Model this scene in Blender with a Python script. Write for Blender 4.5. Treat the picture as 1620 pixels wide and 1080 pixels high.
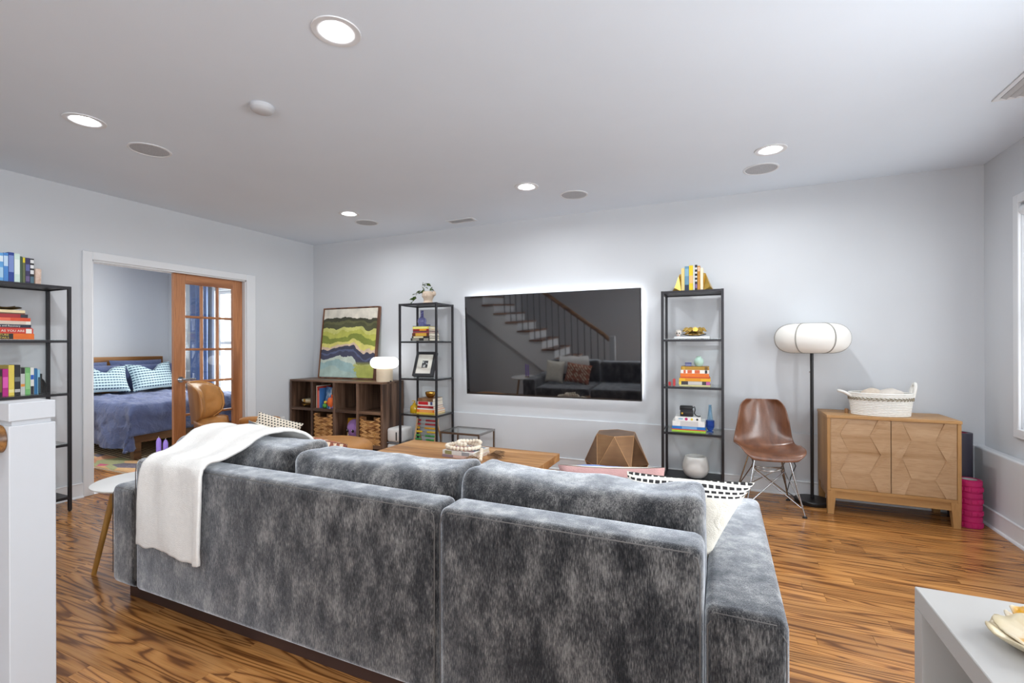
import bpy, bmesh, math, random
from math import sin, cos, pi, radians, sqrt, atan2
from mathutils import Matrix, Vector, noise, Euler

for o in list(bpy.data.objects):
    bpy.data.objects.remove(o)
SC = bpy.context.scene
COL = SC.collection
random.seed(11)

# ------------------------------------------------------------------ camera
CAM_F, CAM_YAW, CAM_ROLL, CAM_SH, CAM_H = 743.41, 0.41861, -0.002873, 6.64, 1.28
Fv = Vector((-sin(CAM_YAW), cos(CAM_YAW), 0))
R0 = Vector((cos(CAM_YAW), sin(CAM_YAW), 0))
U0 = Vector((0, 0, 1))
Rv = R0 * cos(CAM_ROLL) + U0 * sin(CAM_ROLL)
Uv = U0 * cos(CAM_ROLL) - R0 * sin(CAM_ROLL)
cd = bpy.data.cameras.new('camera')
cam = bpy.data.objects.new('camera', cd)
COL.objects.link(cam)
cd.sensor_width = 36
cd.lens = CAM_F / 1620 * 36
cd.shift_y = CAM_SH / 1620
cd.clip_start = 0.02
cam.matrix_world = Matrix(((Rv.x, Uv.x, -Fv.x, 0), (Rv.y, Uv.y, -Fv.y, 0), (Rv.z, Uv.z, -Fv.z, CAM_H), (0, 0, 0, 1)))
SC.camera = cam

# ------------------------------------------------------------------ world, daylight, exposure
SC.view_settings.view_transform = 'Standard'
SC.view_settings.look = 'None'
SC.view_settings.gamma = 1
SC.view_settings.use_curve_mapping = False
SC.view_settings.exposure = 0.02
w = bpy.data.worlds.new('world')
SC.world = w
w.use_nodes = True
bg = w.node_tree.nodes['Background']
bg.inputs[0].default_value = (0.99, 1.0, 1.0, 1)
bg.inputs[1].default_value = 1.6

XL, XR, YT, YB, H = -4.984, 1.808, 4.668, -2.7, 2.631
BX, BY0 = -8.13, 1.3            # bedroom far wall, bedroom near wall
# window openings
WINS_R = [(3.02, 4.19, 0.72, 2.21), (0.9, 2.2, 0.72, 2.21), (-2.0, -0.7, 0.72, 2.21)]  # first stands in view; the other two are unseen, added for room fill
WINS_S = [(-1.6, 1.1, 0.3, 2.21)]  # unseen window behind the camera, added for ambient fill
WIN_B = (-6.98, -5.75, 0.55, 2.12)
CANS = [(-1.507, 1.54), (-3.47, 1.53), (-3.469, 3.712), (-1.509, 3.706), (0.317, 3.704), (-1.507, -0.65), (0.317, -0.65)]

def area(name, loc, rot, sx, sy, power, col=(1, 1, 1)):
    l = bpy.data.lights.new(name, 'AREA')
    l.shape = 'RECTANGLE'; l.size = sx; l.size_y = sy; l.energy = power; l.color = col
    o = bpy.data.objects.new(name, l); COL.objects.link(o)
    o.location = loc; o.rotation_euler = rot
    return o
DAY = (0.955, 0.98, 1.0)
for i, (a, b, z0, z1) in enumerate(WINS_R):
    area('daylight_and_fill_right', (XR + 0.22, (a + b) / 2, (z0 + z1) / 2), (0, pi / 2, 0), z1 - z0, b - a, (10, 84, 72)[i], DAY)  # daylight at the first window, added fill at the two unseen ones
for (a, b, z0, z1) in WINS_S:
    area('added_window_fill', ((a + b) / 2, YB - 0.22, (z0 + z1) / 2), (pi / 2, 0, 0), b - a, z1 - z0, 74, DAY)  # ambient fill light outside the added near window
area('daylight_bedroom', ((WIN_B[0] + WIN_B[1]) / 2, YT + 0.3, (WIN_B[2] + WIN_B[3]) / 2), (-pi / 2, 0, 0), WIN_B[1] - WIN_B[0], WIN_B[3] - WIN_B[2], 92, (1.0, 0.955, 0.88))

# ------------------------------------------------------------------ mesh helpers
class MB:
    def __init__(s):
        s.v = []; s.f = []; s.m = []; s.cur = 0
    def add(s, vs, fs, M=None):
        n = len(s.v)
        for p in vs:
            p = Vector(p)
            s.v.append(M @ p if M is not None else p)
        for f in fs:
            s.f.append([i + n for i in f]); s.m.append(s.cur)
        return s
    def box(s, x0, x1, y0, y1, z0, z1, b=0, seg=2, M=None):
        vs = [(x, y, z) for z in (z0, z1) for y in (y0, y1) for x in (x0, x1)]
        fs = [(0, 2, 3, 1), (4, 5, 7, 6), (0, 1, 5, 4), (2, 6, 7, 3), (0, 4, 6, 2), (1, 3, 7, 5)]
        if b <= 0:
            return s.add(vs, fs, M)
        bm = bmesh.new()
        bv = [bm.verts.new(v) for v in vs]
        for f in fs: bm.faces.new([bv[i] for i in f])
        bmesh.ops.bevel(bm, geom=bm.edges[:], offset=b, segments=seg, profile=0.5, affect='EDGES')
        return s.bm(bm, M)
    def bm(s, bm, M=None):
        bm.verts.index_update()
        s.add([v.co.copy() for v in bm.verts], [[v.index for v in f.verts] for f in bm.faces], M)
        bm.free(); return s
    def cyl(s, p0, p1, r0, r1=None, n=16, M=None, caps=True):
        r1 = r0 if r1 is None else r1
        p0, p1 = Vector(p0), Vector(p1); d = (p1 - p0).normalized()
        a = d.orthogonal().normalized(); b = d.cross(a)
        vs = []
        for p, r in ((p0, r0), (p1, r1)):
            vs += [p + (a * cos(2 * pi * i / n) + b * sin(2 * pi * i / n)) * r for i in range(n)]
        fs = [(i, (i + 1) % n, n + (i + 1) % n, n + i) for i in range(n)]
        if caps: fs += [tuple(range(n))[::-1], tuple(range(n, 2 * n))]
        return s.add(vs, fs, M)
    def tube(s, pts, r, n=8, closed=False, M=None):
        pts = [Vector(p) for p in pts]; k = len(pts); vs = []
        rr = r if isinstance(r, (list, tuple)) else [r] * k
        prev = None
        for i, p in enumerate(pts):
            if closed: t = (pts[(i + 1) % k] - pts[i - 1])
            else: t = pts[min(i + 1, k - 1)] - pts[max(i - 1, 0)]
            t.normalize()
            if prev is None: a = t.orthogonal().normalized()
            else:
                a = prev - t * prev.dot(t)
                a = a.normalized() if a.length > 1e-6 else t.orthogonal().normalized()
            prev = a; b = t.cross(a)
            vs += [p + (a * cos(2 * pi * j / n) + b * sin(2 * pi * j / n)) * rr[i] for j in range(n)]
        fs = []
        for i in range(k if closed else k - 1):
            for j in range(n):
                fs.append((i * n + j, i * n + (j + 1) % n, ((i + 1) % k) * n + (j + 1) % n, ((i + 1) % k) * n + j))
        if not closed: fs += [tuple(range(n))[::-1], tuple(range((k - 1) * n, k * n))]
        return s.add(vs, fs, M)
    def lathe(s, prof, n=32, M=None, sx=1, sy=1):
        vs = []; fs = []; k = len(prof)
        for r, z in prof:
            r = max(r, 1e-5)
            vs += [(r * cos(2 * pi * j / n) * sx, r * sin(2 * pi * j / n) * sy, z) for j in range(n)]
        for i in range(k - 1):
            for j in range(n):
                fs.append((i * n + j, i * n + (j + 1) % n, (i + 1) * n + (j + 1) % n, (i + 1) * n + j))
        return s.add(vs, fs, M)
    def ball(s, c, r, nu=12, nv=8, M=None):
        r = (r, r, r) if not isinstance(r, (tuple, list)) else r
        vs = [(c[0] + r[0] * sin(pi * i / nv) * cos(2 * pi * j / nu), c[1] + r[1] * sin(pi * i / nv) * sin(2 * pi * j / nu), c[2] + r[2] * cos(pi * i / nv)) for i in range(1, nv) for j in range(nu)]
        fs = [(i * nu + j, (i + 1) * nu + j, (i + 1) * nu + (j + 1) % nu, i * nu + (j + 1) % nu) for i in range(nv - 2) for j in range(nu)]
        t = len(vs); vs += [(c[0], c[1], c[2] + r[2]), (c[0], c[1], c[2] - r[2])]
        fs += [(t, j, (j + 1) % nu) for j in range(nu)] + [(t + 1, (nv - 2) * nu + (j + 1) % nu, (nv - 2) * nu + j) for j in range(nu)]
        return s.add(vs, fs, M)
    def grid(s, fn, nu, nv, M=None, cu=False):
        vs = [fn(i / (nu if cu else nu - 1), j / (nv - 1)) for j in range(nv) for i in range(nu)]
        fs = [(j * nu + i, j * nu + (i + 1) % nu, (j + 1) * nu + (i + 1) % nu, (j + 1) * nu + i) for j in range(nv - 1) for i in range(nu if cu else nu - 1)]
        return s.add(vs, fs, M)
    def prism(s, poly, z0, z1, M=None):
        n = len(poly)
        vs = [(x, y, z0) for x, y in poly] + [(x, y, z1) for x, y in poly]
        fs = [tuple(range(n))[::-1], tuple(range(n, 2 * n))] + [(i, (i + 1) % n, n + (i + 1) % n, n + i) for i in range(n)]
        return s.add(vs, fs, M)

def T(x=0, y=0, z=0, rx=0, ry=0, rz=0, s=1):
    return Matrix.Translation((x, y, z)) @ Euler((rx, ry, rz)).to_matrix().to_4x4() @ Matrix.Scale(s, 4)

WORLD = {}
def mk(name, mb, mat, smooth=None):
    me = bpy.data.meshes.new(name)
    me.from_pydata([tuple(v) for v in mb.v], [], mb.f)
    mats = mat if isinstance(mat, (list, tuple)) else [mat]
    for m in mats: me.materials.append(m)
    if len(mats) > 1: me.polygons.foreach_set('material_index', mb.m)
    bm = bmesh.new(); bm.from_mesh(me)
    bmesh.ops.recalc_face_normals(bm, faces=bm.faces[:]); bm.to_mesh(me); bm.free()
    if smooth is not None:
        me.shade_smooth(); me.set_sharp_from_angle(angle=radians(smooth))
    me.update()
    return me
def part(name, mb, mat, parent=None, smooth=None, label=None, kind=None):
    if parent is not None and parent.name in WORLD:
        off = WORLD[parent.name]
        for v in mb.v: v -= off
    o = bpy.data.objects.new(name, mk(name, mb, mat, smooth)); COL.objects.link(o)
    o.parent = parent
    if parent is not None and parent.name in WORLD: WORLD[o.name] = WORLD[parent.name]
    if label: o['label'] = label
    if kind: o['kind'] = kind
    return o
def tag(o, label, cat, group=None):
    o['label'] = label; o['category'] = cat
    if group: o['group'] = group
    return o
def thing(name, label, cat, loc=(0, 0, 0), rz=0, group=None, world=False):
    o = bpy.data.objects.new(name, None); COL.objects.link(o)
    o.empty_display_size = 0.1
    o.location = loc; o.rotation_euler = (0, 0, rz)
    if world: WORLD[o.name] = Vector(loc)
    return tag(o, label, cat, group)
def solo(name, mb, mat, label, cat, loc=(0, 0, 0), rz=0, smooth=None, group=None):
    o = part(name, mb, mat, None, smooth); o.location = loc; o.rotation_euler = (0, 0, rz)
    return tag(o, label, cat, group)
def struct(name, mb, mat, parent=None, smooth=None):
    o = part(name, mb, mat, parent, smooth)
    if parent is None: o['kind'] = 'structure'
    return o
def subsurf(o, lv=1):
    m = o.modifiers.new('sub', 'SUBSURF'); m.levels = lv; m.render_levels = lv
def solidify(o, t, off=-1):
    m = o.modifiers.new('sol', 'SOLIDIFY'); m.thickness = t; m.offset = off
def nz(x, y=0, z=0):
    return noise.noise(Vector((x, y, z)))
def lettering(text, size, mat, parent, M, name='lettering', align='CENTER', ext=0.0004):
    cu = bpy.data.curves.new('t', 'FONT'); cu.body = text; cu.size = size; cu.extrude = ext; cu.align_x = align; cu.align_y = 'CENTER'
    cu.resolution_u = 2
    to = bpy.data.objects.new('t', cu); COL.objects.link(to)
    dg = bpy.context.evaluated_depsgraph_get()
    me = bpy.data.meshes.new_from_object(to.evaluated_get(dg))
    bpy.data.objects.remove(to); me.name = name
    me.transform(M); me.materials.clear(); me.materials.append(mat)
    o = bpy.data.objects.new(name, me); COL.objects.link(o); o.parent = parent
    return o

# ------------------------------------------------------------------ material helpers
def lin(c):
    r = []
    for x in c[:3]:
        x /= 255
        r.append(x / 12.92 if x <= 0.04045 else ((x + 0.055) / 1.055) ** 2.4)
    return (r[0], r[1], r[2], 1)
class NT:
    def __init__(s, name):
        s.mat = bpy.data.materials.new(name); s.mat.use_nodes = True
        s.t = s.mat.node_tree; s.b = s.t.nodes['Principled BSDF']
    def n(s, typ, **k):
        x = s.t.nodes.new('ShaderNode' + typ)
        for a, v in k.items():
            if a[0] == '_': setattr(x, a[1:], v)
            elif isinstance(v, bpy.types.NodeSocket): s.t.links.new(v, x.inputs[int(a[1:]) if a[0] == 'i' and a[1:].isdigit() else a.replace('__', ' ')])
            else: x.inputs[int(a[1:]) if a[0] == 'i' and a[1:].isdigit() else a.replace('__', ' ')].default_value = v
        return x
    def math(s, op, a, b=0.0, c=None):
        k = dict(_operation=op, i0=a, i1=b)
        if c is not None: k['i2'] = c
        return s.n('Math', **k).outputs[0]
    def ramp(s, fac, stops):
        x = s.n('ValToRGB', Fac=fac); e = x.color_ramp.elements
        while len(e) > 1: e.remove(e[-1])
        e[0].position = stops[0][0]; e[0].color = stops[0][1]
        for p, c in stops[1:]:
            q = e.new(p); q.color = c
        return x.outputs[0]
    def mix(s, fac, a, b, blend='MIX'):
        x = s.n('MixRGB', _blend_type=blend, i0=fac, i1=a, i2=b); return x.outputs[0]
    def coord(s, kind='Object', scale=(1, 1, 1), rot=(0, 0, 0), loc=(0, 0, 0)):
        if kind == 'UV': src = s.n('UVMap').outputs[0]
        else: src = s.n('TexCoord').outputs[kind]
        return s.n('Mapping', i0=src, i1=loc, i2=rot, i3=scale).outputs[0]
    def noise(s, vec, scale, detail=2.0, rough=0.5, dist=0.0):
        return s.n('TexNoise', Vector=vec, Scale=scale, Detail=detail, Roughness=rough, Distortion=dist).outputs[0]
    def col(s, c): s.t.links.new(c, s.b.inputs['Base Color'])
    def bump(s, h, strength=0.3, dist=0.01):
        x = s.n('Bump', Strength=strength, Distance=dist, Height=h)
        s.t.links.new(x.outputs[0], s.b.inputs['Normal'])
    def set(s, **k):
        for a, v in k.items():
            a = a.replace('__', ' ')
            if isinstance(v, bpy.types.NodeSocket): s.t.links.new(v, s.b.inputs[a])
            else: s.b.inputs[a].default_value = v
        return s
CACHE = {}
def plain(c, rough=0.5, metal=0.0, var=0.06, vs=6.0, bump=0.0, bs=60.0, **k):
    key = (tuple(c), rough, metal, var, vs, bump, bs, tuple(sorted(k.items())))
    if key in CACHE: return CACHE[key]
    m = NT('paint_%d_%d_%d' % tuple(c[:3])); L = lin(c)
    v = m.coord('Object')
    lo = tuple(x * (1 - var) for x in L[:3]) + (1,); hi = tuple(min(1, x * (1 + var)) for x in L[:3]) + (1,)
    m.col(m.ramp(m.noise(v, vs, 3), [(0.3, lo), (0.7, hi)]))
    m.set(Roughness=rough, Metallic=metal, **k)
    if bump: m.bump(m.noise(v, bs, 3), bump, 0.01)
    CACHE[key] = m.mat
    return m.mat
def wood(name, dark, mid, light, axis=0, sc=1.0, rough=0.4, rings=14.0, coat=0.0):
    m = NT(name); s = [7 * sc] * 3; s[axis] = 0.55 * sc
    v = m.coord('Object', tuple(s))
    n = m.noise(v, 1.0, 3, 0.5, 0.4)
    r = m.math('SINE', m.math('MULTIPLY', n, rings * 2))
    r = m.math('MULTIPLY_ADD', r, 0.5, 0.5)
    c = m.ramp(r, [(0.0, lin(dark)), (0.45, lin(mid)), (1.0, lin(light))])
    s2 = [170 * sc] * 3; s2[axis] = 5 * sc
    p = m.noise(m.coord('Object', tuple(s2)), 1.0, 2)
    c = m.mix(m.ramp(p, [(0.35, (0.55, 0.55, 0.55, 1)), (0.5, (0, 0, 0, 1))]), c, lin(dark))
    m.col(c); m.set(Roughness=rough, Coat__Weight=coat, Coat__Roughness=0.15); m.bump(p, 0.08, 0.003)
    return m.mat
# ------------------------------------------------------------------ materials
M_WALL = plain((205, 208, 212), 0.85, var=0.015, vs=2, bump=0.03, bs=220)
M_CEIL = plain((224, 233, 243), 0.9, var=0.012, vs=2, bump=0.03, bs=200)
M_TRIM = plain((222, 224, 227), 0.45, var=0.01)
M_BLACKMETAL = plain((44, 43, 47), 0.38, 0.3, var=0.05)
M_CHROME = plain((205, 207, 210), 0.12, 1.0, var=0.02)
M_STEEL = plain((168, 165, 162), 0.25, 1.0, var=0.05)
M_BRASS = plain((196, 152, 74), 0.22, 1.0, var=0.12, vs=20)
M_GOLD = plain((214, 178, 92), 0.3, 1.0, var=0.1, vs=25)
M_WHITE = plain((236, 236, 234), 0.4, var=0.01)
M_PAGES = plain((226, 218, 200), 0.8, var=0.06, vs=200)
M_BLACK = plain((24, 24, 26), 0.45, var=0.05)
M_WALNUT = wood('walnut_veneer', (66, 47, 37), (100, 75, 59), (124, 97, 79), 2, 1.0, 0.45, 10)
M_WALNUT_X = wood('walnut_veneer_long', (72, 52, 40), (110, 83, 65), (134, 106, 85), 0, 1.0, 0.4, 10)

def glass_mat(name, tint=(0.96, 0.98, 0.98), refl=1.0, rough=0.0):
    m = NT(name); nt = m.t
    tr = m.n('BsdfTransparent', Color=tuple(tint) + (1,))
    gl = m.n('BsdfGlossy', Color=(1, 1, 1, 1), Roughness=rough)
    fr = m.n('LayerWeight', Blend=0.5).outputs[1]
    fr = m.math('MULTIPLY_ADD', m.math('POWER', fr, 5.0), 0.95, 0.05)
    mx = m.n('MixShader', i0=m.math('MULTIPLY', fr, refl), i1=tr.outputs[0], i2=gl.outputs[0])
    nt.links.new(mx.outputs[0], nt.nodes['Material Output'].inputs[0])
    return m.mat
M_GLASS = glass_mat('clear_glass')
M_SHELFGLASS = glass_mat('shelf_glass', (0.86, 0.91, 0.91))
M_WINGLASS = glass_mat('window_glass', (0.98, 0.99, 1.0))

def emit(name, c, s):
    m = NT(name); m.set(Base__Color=(0.9, 0.9, 0.9, 1), Emission__Color=tuple(c) + (1,), Emission__Strength=s)
    return m.mat
M_LAMPDISC = emit('downlight_lens', (0.95, 0.98, 1.0), 560.0)
M_LED = emit('led_strip', (0.95, 0.97, 1.0), 22.0)
M_PILL = emit('pill_shade', (1, 0.98, 0.95), 1.8)

# floor boards: stained oak with cathedral grain
def floor_mat():
    m = NT('stained_oak_floor')
    uv = m.n('UVMap', _uv_map='UVMap').outputs[0]
    tone = m.n('UVMap', _uv_map='tone').outputs[0]
    tx = m.n('SeparateXYZ', i0=tone)
    v1 = m.n('Mapping', i0=uv, i3=(0.42, 6.2, 1)).outputs[0]
    n1 = m.noise(v1, 1.0, 2.5, 0.45, 0.5)
    ring = m.math('SINE', m.math('MULTIPLY', n1, 118.0))
    ring = m.math('MULTIPLY_ADD', ring, 0.5, 0.5)
    v2 = m.n('Mapping', i0=uv, i3=(3.5, 190.0, 1)).outputs[0]
    pore = m.noise(v2, 1.0, 3, 0.6)
    v3 = m.n('Mapping', i0=uv, i3=(1.1, 3.0, 1)).outputs[0]
    patch = m.noise(v3, 1.0, 2)
    c = m.ramp(ring, [(0.0, lin((116, 74, 40))), (0.08, lin((142, 94, 52))), (0.26, lin((180, 125, 70))), (1.0, lin((202, 147, 88)))])
    c2 = m.ramp(patch, [(0.3, (0.78, 0.74, 0.7, 1)), (0.7, (1.0, 1.0, 1.0, 1))])
    c = m.mix(1.0, c, c2, 'MULTIPLY')
    tr = m.ramp(tx.outputs[0], [(0.0, (0.74, 0.7, 0.66, 1)), (0.5, (0.92, 0.9, 0.88, 1)), (1.0, (1.14, 1.1, 1.02, 1))])
    c = m.mix(1.0, c, tr, 'MULTIPLY')
    c = m.mix(m.ramp(pore, [(0.34, (0.5, 0.5, 0.5, 1)), (0.47, (0, 0, 0, 1))]), c, lin((84, 50, 28)))
    m.col(c)
    m.set(Roughness=m.math('MULTIPLY_ADD', pore, 0.12, 0.14), Specular__IOR__Level=0.5)
    m.bump(pore, 0.06, 0.002)
    return m.mat
M_FLOOR = floor_mat()

def velvet(name, axis=2):
    m = NT(name)
    s = [10, 10, 10]; s[axis] = 5.0
    patch = m.noise(m.coord('Object', tuple(s)), 1.15, 8, 0.72, 0.1)
    s2 = [330, 330, 330]; s2[axis] = 55
    fib = m.noise(m.coord('Object', tuple(s2)), 1.0, 3, 0.6)
    fine = m.noise(m.coord('Object'), 260, 2)
    a = m.math('ADD', m.math('MULTIPLY', patch, 0.6), m.math('MULTIPLY', fib, 0.4))
    c = m.ramp(a, [(0.4, lin((16, 16, 18))), (0.47, lin((42, 41, 42))), (0.53, lin((72, 70, 69))), (0.62, lin((114, 111, 109)))])
    m.col(c)
    m.set(Roughness=0.85, Sheen__Weight=0.6, Sheen__Roughness=0.3, Sheen__Tint=(0.82, 0.87, 0.95, 1), Specular__IOR__Level=0.15)
    m.bump(m.math('ADD', fib, m.math('MULTIPLY', fine, 0.6)), 0.5, 0.006)
    shc = m.ramp(a, [(0.4, (0.3, 0.32, 0.35, 1)), (0.5, (0.52, 0.55, 0.6, 1)), (0.6, (0.95, 0.99, 1.0, 1))])
    sh = m.n('BsdfSheen', Color=shc, Roughness=0.5)
    ad = m.n('AddShader', i0=m.b.outputs[0], i1=sh.outputs[0])
    m.t.links.new(ad.outputs[0], m.t.nodes['Material Output'].inputs[0])
    return m.mat
M_VELVET = velvet('charcoal_chenille')

def cloth(name, c, rough=0.9, var=0.08, vs=12, bump=0.25, bs=240, sheen=0.2, wr=0):
    m = NT(name); L = lin(c); v = m.coord('Object')
    lo = tuple(x * (1 - var) for x in L[:3]) + (1,); hi = tuple(min(1, x * (1 + var)) for x in L[:3]) + (1,)
    m.col(m.ramp(m.noise(v, vs, 4), [(0.3, lo), (0.7, hi)]))
    m.set(Roughness=rough, Sheen__Weight=sheen, Sheen__Roughness=0.4)
    h = m.noise(v, bs, 2)
    if wr: h = m.math('ADD', h, m.math('MULTIPLY', m.noise(v, wr, 3, 0.5, 1.0), 4.0))
    m.bump(h, bump, 0.01)
    return m.mat
M_THROW = cloth('white_plush', (238, 236, 232), 0.95, 0.03, 40, 0.5, 300, 0.4)
M_DENIM = cloth('indigo_linen', (86, 98, 136), 0.9, 0.14, 5, 0.5, 300, 0.25, wr=16)
M_LEATHER = plain((176, 122, 66), 0.42, var=0.12, vs=9, bump=0.15, bs=90)
M_LEATHER_SHELL = wood('lounge_shell', (132, 84, 42), (158, 106, 56), (178, 124, 70), 2, 0.8, 0.35, 6)

# ------------------------------------------------------------------ shell of the room
def wall_with_holes(mb, axis, p0, p1, a0, a1, z0, z1, holes):
    # axis 'x': wall normal along x, thickness p0..p1, spans a0..a1 in y
    cuts = sorted(set([a0, a1] + [h for q in holes for h in q[:2]]))
    for s, e in zip(cuts, cuts[1:]):
        hs = [q for q in holes if q[0] <= s + 1e-6 and q[1] >= e - 1e-6]
        segs = [(z0, z1)]
        if hs: segs = [(z0, hs[0][2]), (hs[0][3], z1)]
        for u0, u1 in segs:
            if u1 - u0 < 1e-4: continue
            if axis == 'x': mb.box(p0, p1, s, e, u0, u1)
            else: mb.box(s, e, p0, p1, u0, u1)
    return mb
DOOR = (2.242, 3.69, 0.0, 2.035)
ZL = 0.524
mb = MB(); wall_with_holes(mb, 'y', YT, YT + 0.14, BX - 0.1, XR + 0.14, -0.02, H + 0.06, [WIN_B]); struct('wall_far', mb, M_WALL)
mb = MB(); wall_with_holes(mb, 'x', XL - 0.12, XL, YB, YT, -0.02, H + 0.06, [DOOR]); struct('wall_left', mb, M_WALL)
mb = MB(); wall_with_holes(mb, 'x', XR, XR + 0.14, YB, YT, -0.02, H + 0.06, WINS_R); struct('wall_right', mb, M_WALL)
mb = MB(); wall_with_holes(mb, 'y', YB - 0.14, YB, XL - 0.12, XR + 0.14, -0.02, H + 0.06, WINS_S); struct('wall_near', mb, M_WALL)
mb = MB(); mb.box(BX - 0.12, BX, BY0, YT, -0.02, H + 0.06); struct('wall_bedroom_far', mb, M_WALL)
mb = MB(); mb.box(BX - 0.12, XL - 0.12, BY0 - 0.12, BY0, -0.02, H + 0.06); struct('wall_bedroom_near', mb, M_WALL)
# low ledges along the far and right walls
mb = MB(); mb.box(-3.55, XR, YT - 0.02, YT, 0, ZL, 0.004, 1); struct('trim_1', mb, M_WALL)
mb = MB(); mb.box(XR - 0.07, XR, YB, YT - 0.02, 0, ZL, 0.012, 3); struct('trim_2', mb, M_WALL)

def baseboard(name, a, b, nrm, h=0.125):
    a, b, nrm = Vector(a), Vector(b), Vector(nrm)
    d = (b - a); L = d.length; d.normalize()
    M = Matrix(((d.x, nrm.x, 0, a.x), (d.y, nrm.y, 0, a.y), (0, 0, 1, 0), (0, 0, 0, 1)))
    mb = MB()
    mb.box(0, L, 0, 0.014, 0, h - 0.012, 0, M=M)
    mb.box(0, L, 0, 0.018, h - 0.012, h, 0.003, 1, M=M)
    mb.cyl((0, 0.014, 0.0), (L, 0.014, 0.0), 0.016, n=12, M=M)
    struct(name, mb, M_TRIM)
baseboard('baseboard_far', (XL, YT - 0.02, 0), (XR - 0.07, YT - 0.02, 0), (0, -1, 0))
baseboard('baseboard_right', (XR - 0.07, YB, 0), (XR - 0.07, YT, 0), (-1, 0, 0))
baseboard('baseboard_left', (XL, 0.75, 0), (XL, DOOR[0] - 0.07, 0), (1, 0, 0))
baseboard('baseboard_left', (XL, DOOR[1] + 0.11, 0), (XL, YT, 0), (1, 0, 0))
baseboard('baseboard_bedroom', (BX, BY0, 0), (BX, YT, 0), (1, 0, 0))

# ceiling with cut-outs for the downlights
def ceiling(name, x0, x1, y0, y1, holes, rh):
    bm = bmesh.new(); es = []
    def loop(pts):
        vs = [bm.verts.new(p) for p in pts]
        for i in range(len(vs)): es.append(bm.edges.new((vs[i], vs[(i + 1) % len(vs)])))
    loop([(x0, y0, H), (x1, y0, H), (x1, y1, H), (x0, y1, H)])
    for cx, cy in holes: loop([(cx + rh * cos(2 * pi * i / 32), cy + rh * sin(2 * pi * i / 32), H) for i in range(32)])
    bmesh.ops.triangle_fill(bm, use_beauty=True, use_dissolve=False, edges=es)
    mb = MB(); mb.bm(bm)
    mb.box(x0, x1, y0, y1, H + 0.14, H + 0.2)
    o = struct(name, mb, M_CEIL)
    return o
ceiling('ceiling', XL - 0.12, XR + 0.14, YB - 0.14, YT + 0.14, CANS, 0.082)
ceiling('ceiling_bedroom', BX - 0.12, XL - 0.12, BY0 - 0.12, YT + 0.14, [(-6.6, 2.6)], 0.082)

# floor: oak strips laid along x
PW = 0.083
fl = MB(); fl.box(BX - 0.1, XR + 0.1, YB - 0.1, YT + 0.1, -0.06, -0.012)
FLOOR = struct('floor', fl, plain((40, 26, 16), 0.8))
def occluded(P):
    for (a0, a1, b0, b1, c1) in ((-2.85, 0.155, 1.36, 2.43, 0.57), (-2.64, -0.05, 1.36, 1.7, 0.73), (0.37, 0.76, 0.1, 1.24, 0.77), (0.735, 1.51, 4.24, 4.62, 0.75), (-2.58, -1.18, 2.89, 3.58, 0.42)):
        t0, t1 = 0.0, 0.999
        o = Vector((0, 0, CAM_H)); d = P - o; ok = True
        for k, lo, hi in ((0, a0, a1), (1, b0, b1), (2, 0.0, c1)):
            if abs(d[k]) < 1e-9:
                if not lo <= o[k] <= hi: ok = False
                continue
            q0, q1 = (lo - o[k]) / d[k], (hi - o[k]) / d[k]
            t0 = max(t0, min(q0, q1)); t1 = min(t1, max(q0, q1))
        if ok and t0 < t1 - 1e-4: return True
    if P.x < XL - 0.06 and not (DOOR[0] < P.y * (XL / P.x) < DOOR[1]): return True
    return False
def inframe(P):
    d = P - Vector((0, 0, CAM_H)); z = d.dot(Fv)
    if z < 0.1: return None
    u = 810 + CAM_F * d.dot(Rv) / z; v = 540 + CAM_SH - CAM_F * d.dot(Uv) / z
    return (u, v, z) if 0 <= u <= 1620 and 0 <= v <= 1080 else None
planks = []
rows = int((YT - YB) / PW) + 1
rf = random.Random(5)
for r in range(rows):
    y0 = YB + r * PW; x = BX - rf.random() * 1.2
    while x < XR:
        L = rf.uniform(0.5, 1.7)
        a, b = max(x, BX), min(x + L, XR); x += L
        if b - a < 0.03: continue
        yc = y0 + PW / 2
        if b < XL - 0.12 and yc < BY0: continue
        sc = 0.0
        for k in range(8):
            P = Vector((a + (b - a) * (k + 0.5) / 8, yc, 0)); q = inframe(P)
            if q and not occluded(P): sc += (b - a) / 8 * PW * CAM_H / q[2] ** 3
        planks.append((sc, a, b, y0, min(y0 + PW, YT)))
planks.sort(key=lambda t: -t[0])
def plank_geo(a, b, y0, y1, rr):
    g = 0.0006; dz = rr.uniform(-0.0004, 0)
    vs = [(x, y, z) for z in (-0.012, dz) for y in (y0 + g, y1 - g) for x in (a + g, b - g)]
    fs = [(0, 2, 3, 1), (4, 5, 7, 6), (0, 1, 5, 4), (2, 6, 7, 3), (0, 4, 6, 2), (1, 3, 7, 5)]
    return vs, fs
def plank_mesh(items):
    vs, fs, uv, tn = [], [], [], []
    for (_, a, b, y0, y1) in items:
        rr = random.Random(hash((round(a, 3), round(y0, 3))) & 0xffff)
        v, f = plank_geo(a, b, y0, y1, rr); n = len(vs); vs += v
        ou, ov, t = rr.uniform(0, 60), rr.uniform(0, 60), rr.random()
        for q in f:
            fs.append([i + n for i in q])
            for i in q: uv.append((v[i][0] - a + ou, v[i][1] - y0 + ov)); tn.append((t, 0))
    me = bpy.data.meshes.new('plank'); me.from_pydata(vs, [], fs)
    u1 = me.uv_layers.new(name='UVMap'); u2 = me.uv_layers.new(name='tone')
    u1.data.foreach_set('uv', [c for p in uv for c in p]); u2.data.foreach_set('uv', [c for p in tn for c in p])
    me.materials.append(M_FLOOR); me.update()
    return me
for it in planks[:300]:
    o = bpy.data.objects.new('plank', plank_mesh([it])); COL.objects.link(o); o.parent = FLOOR
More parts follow.
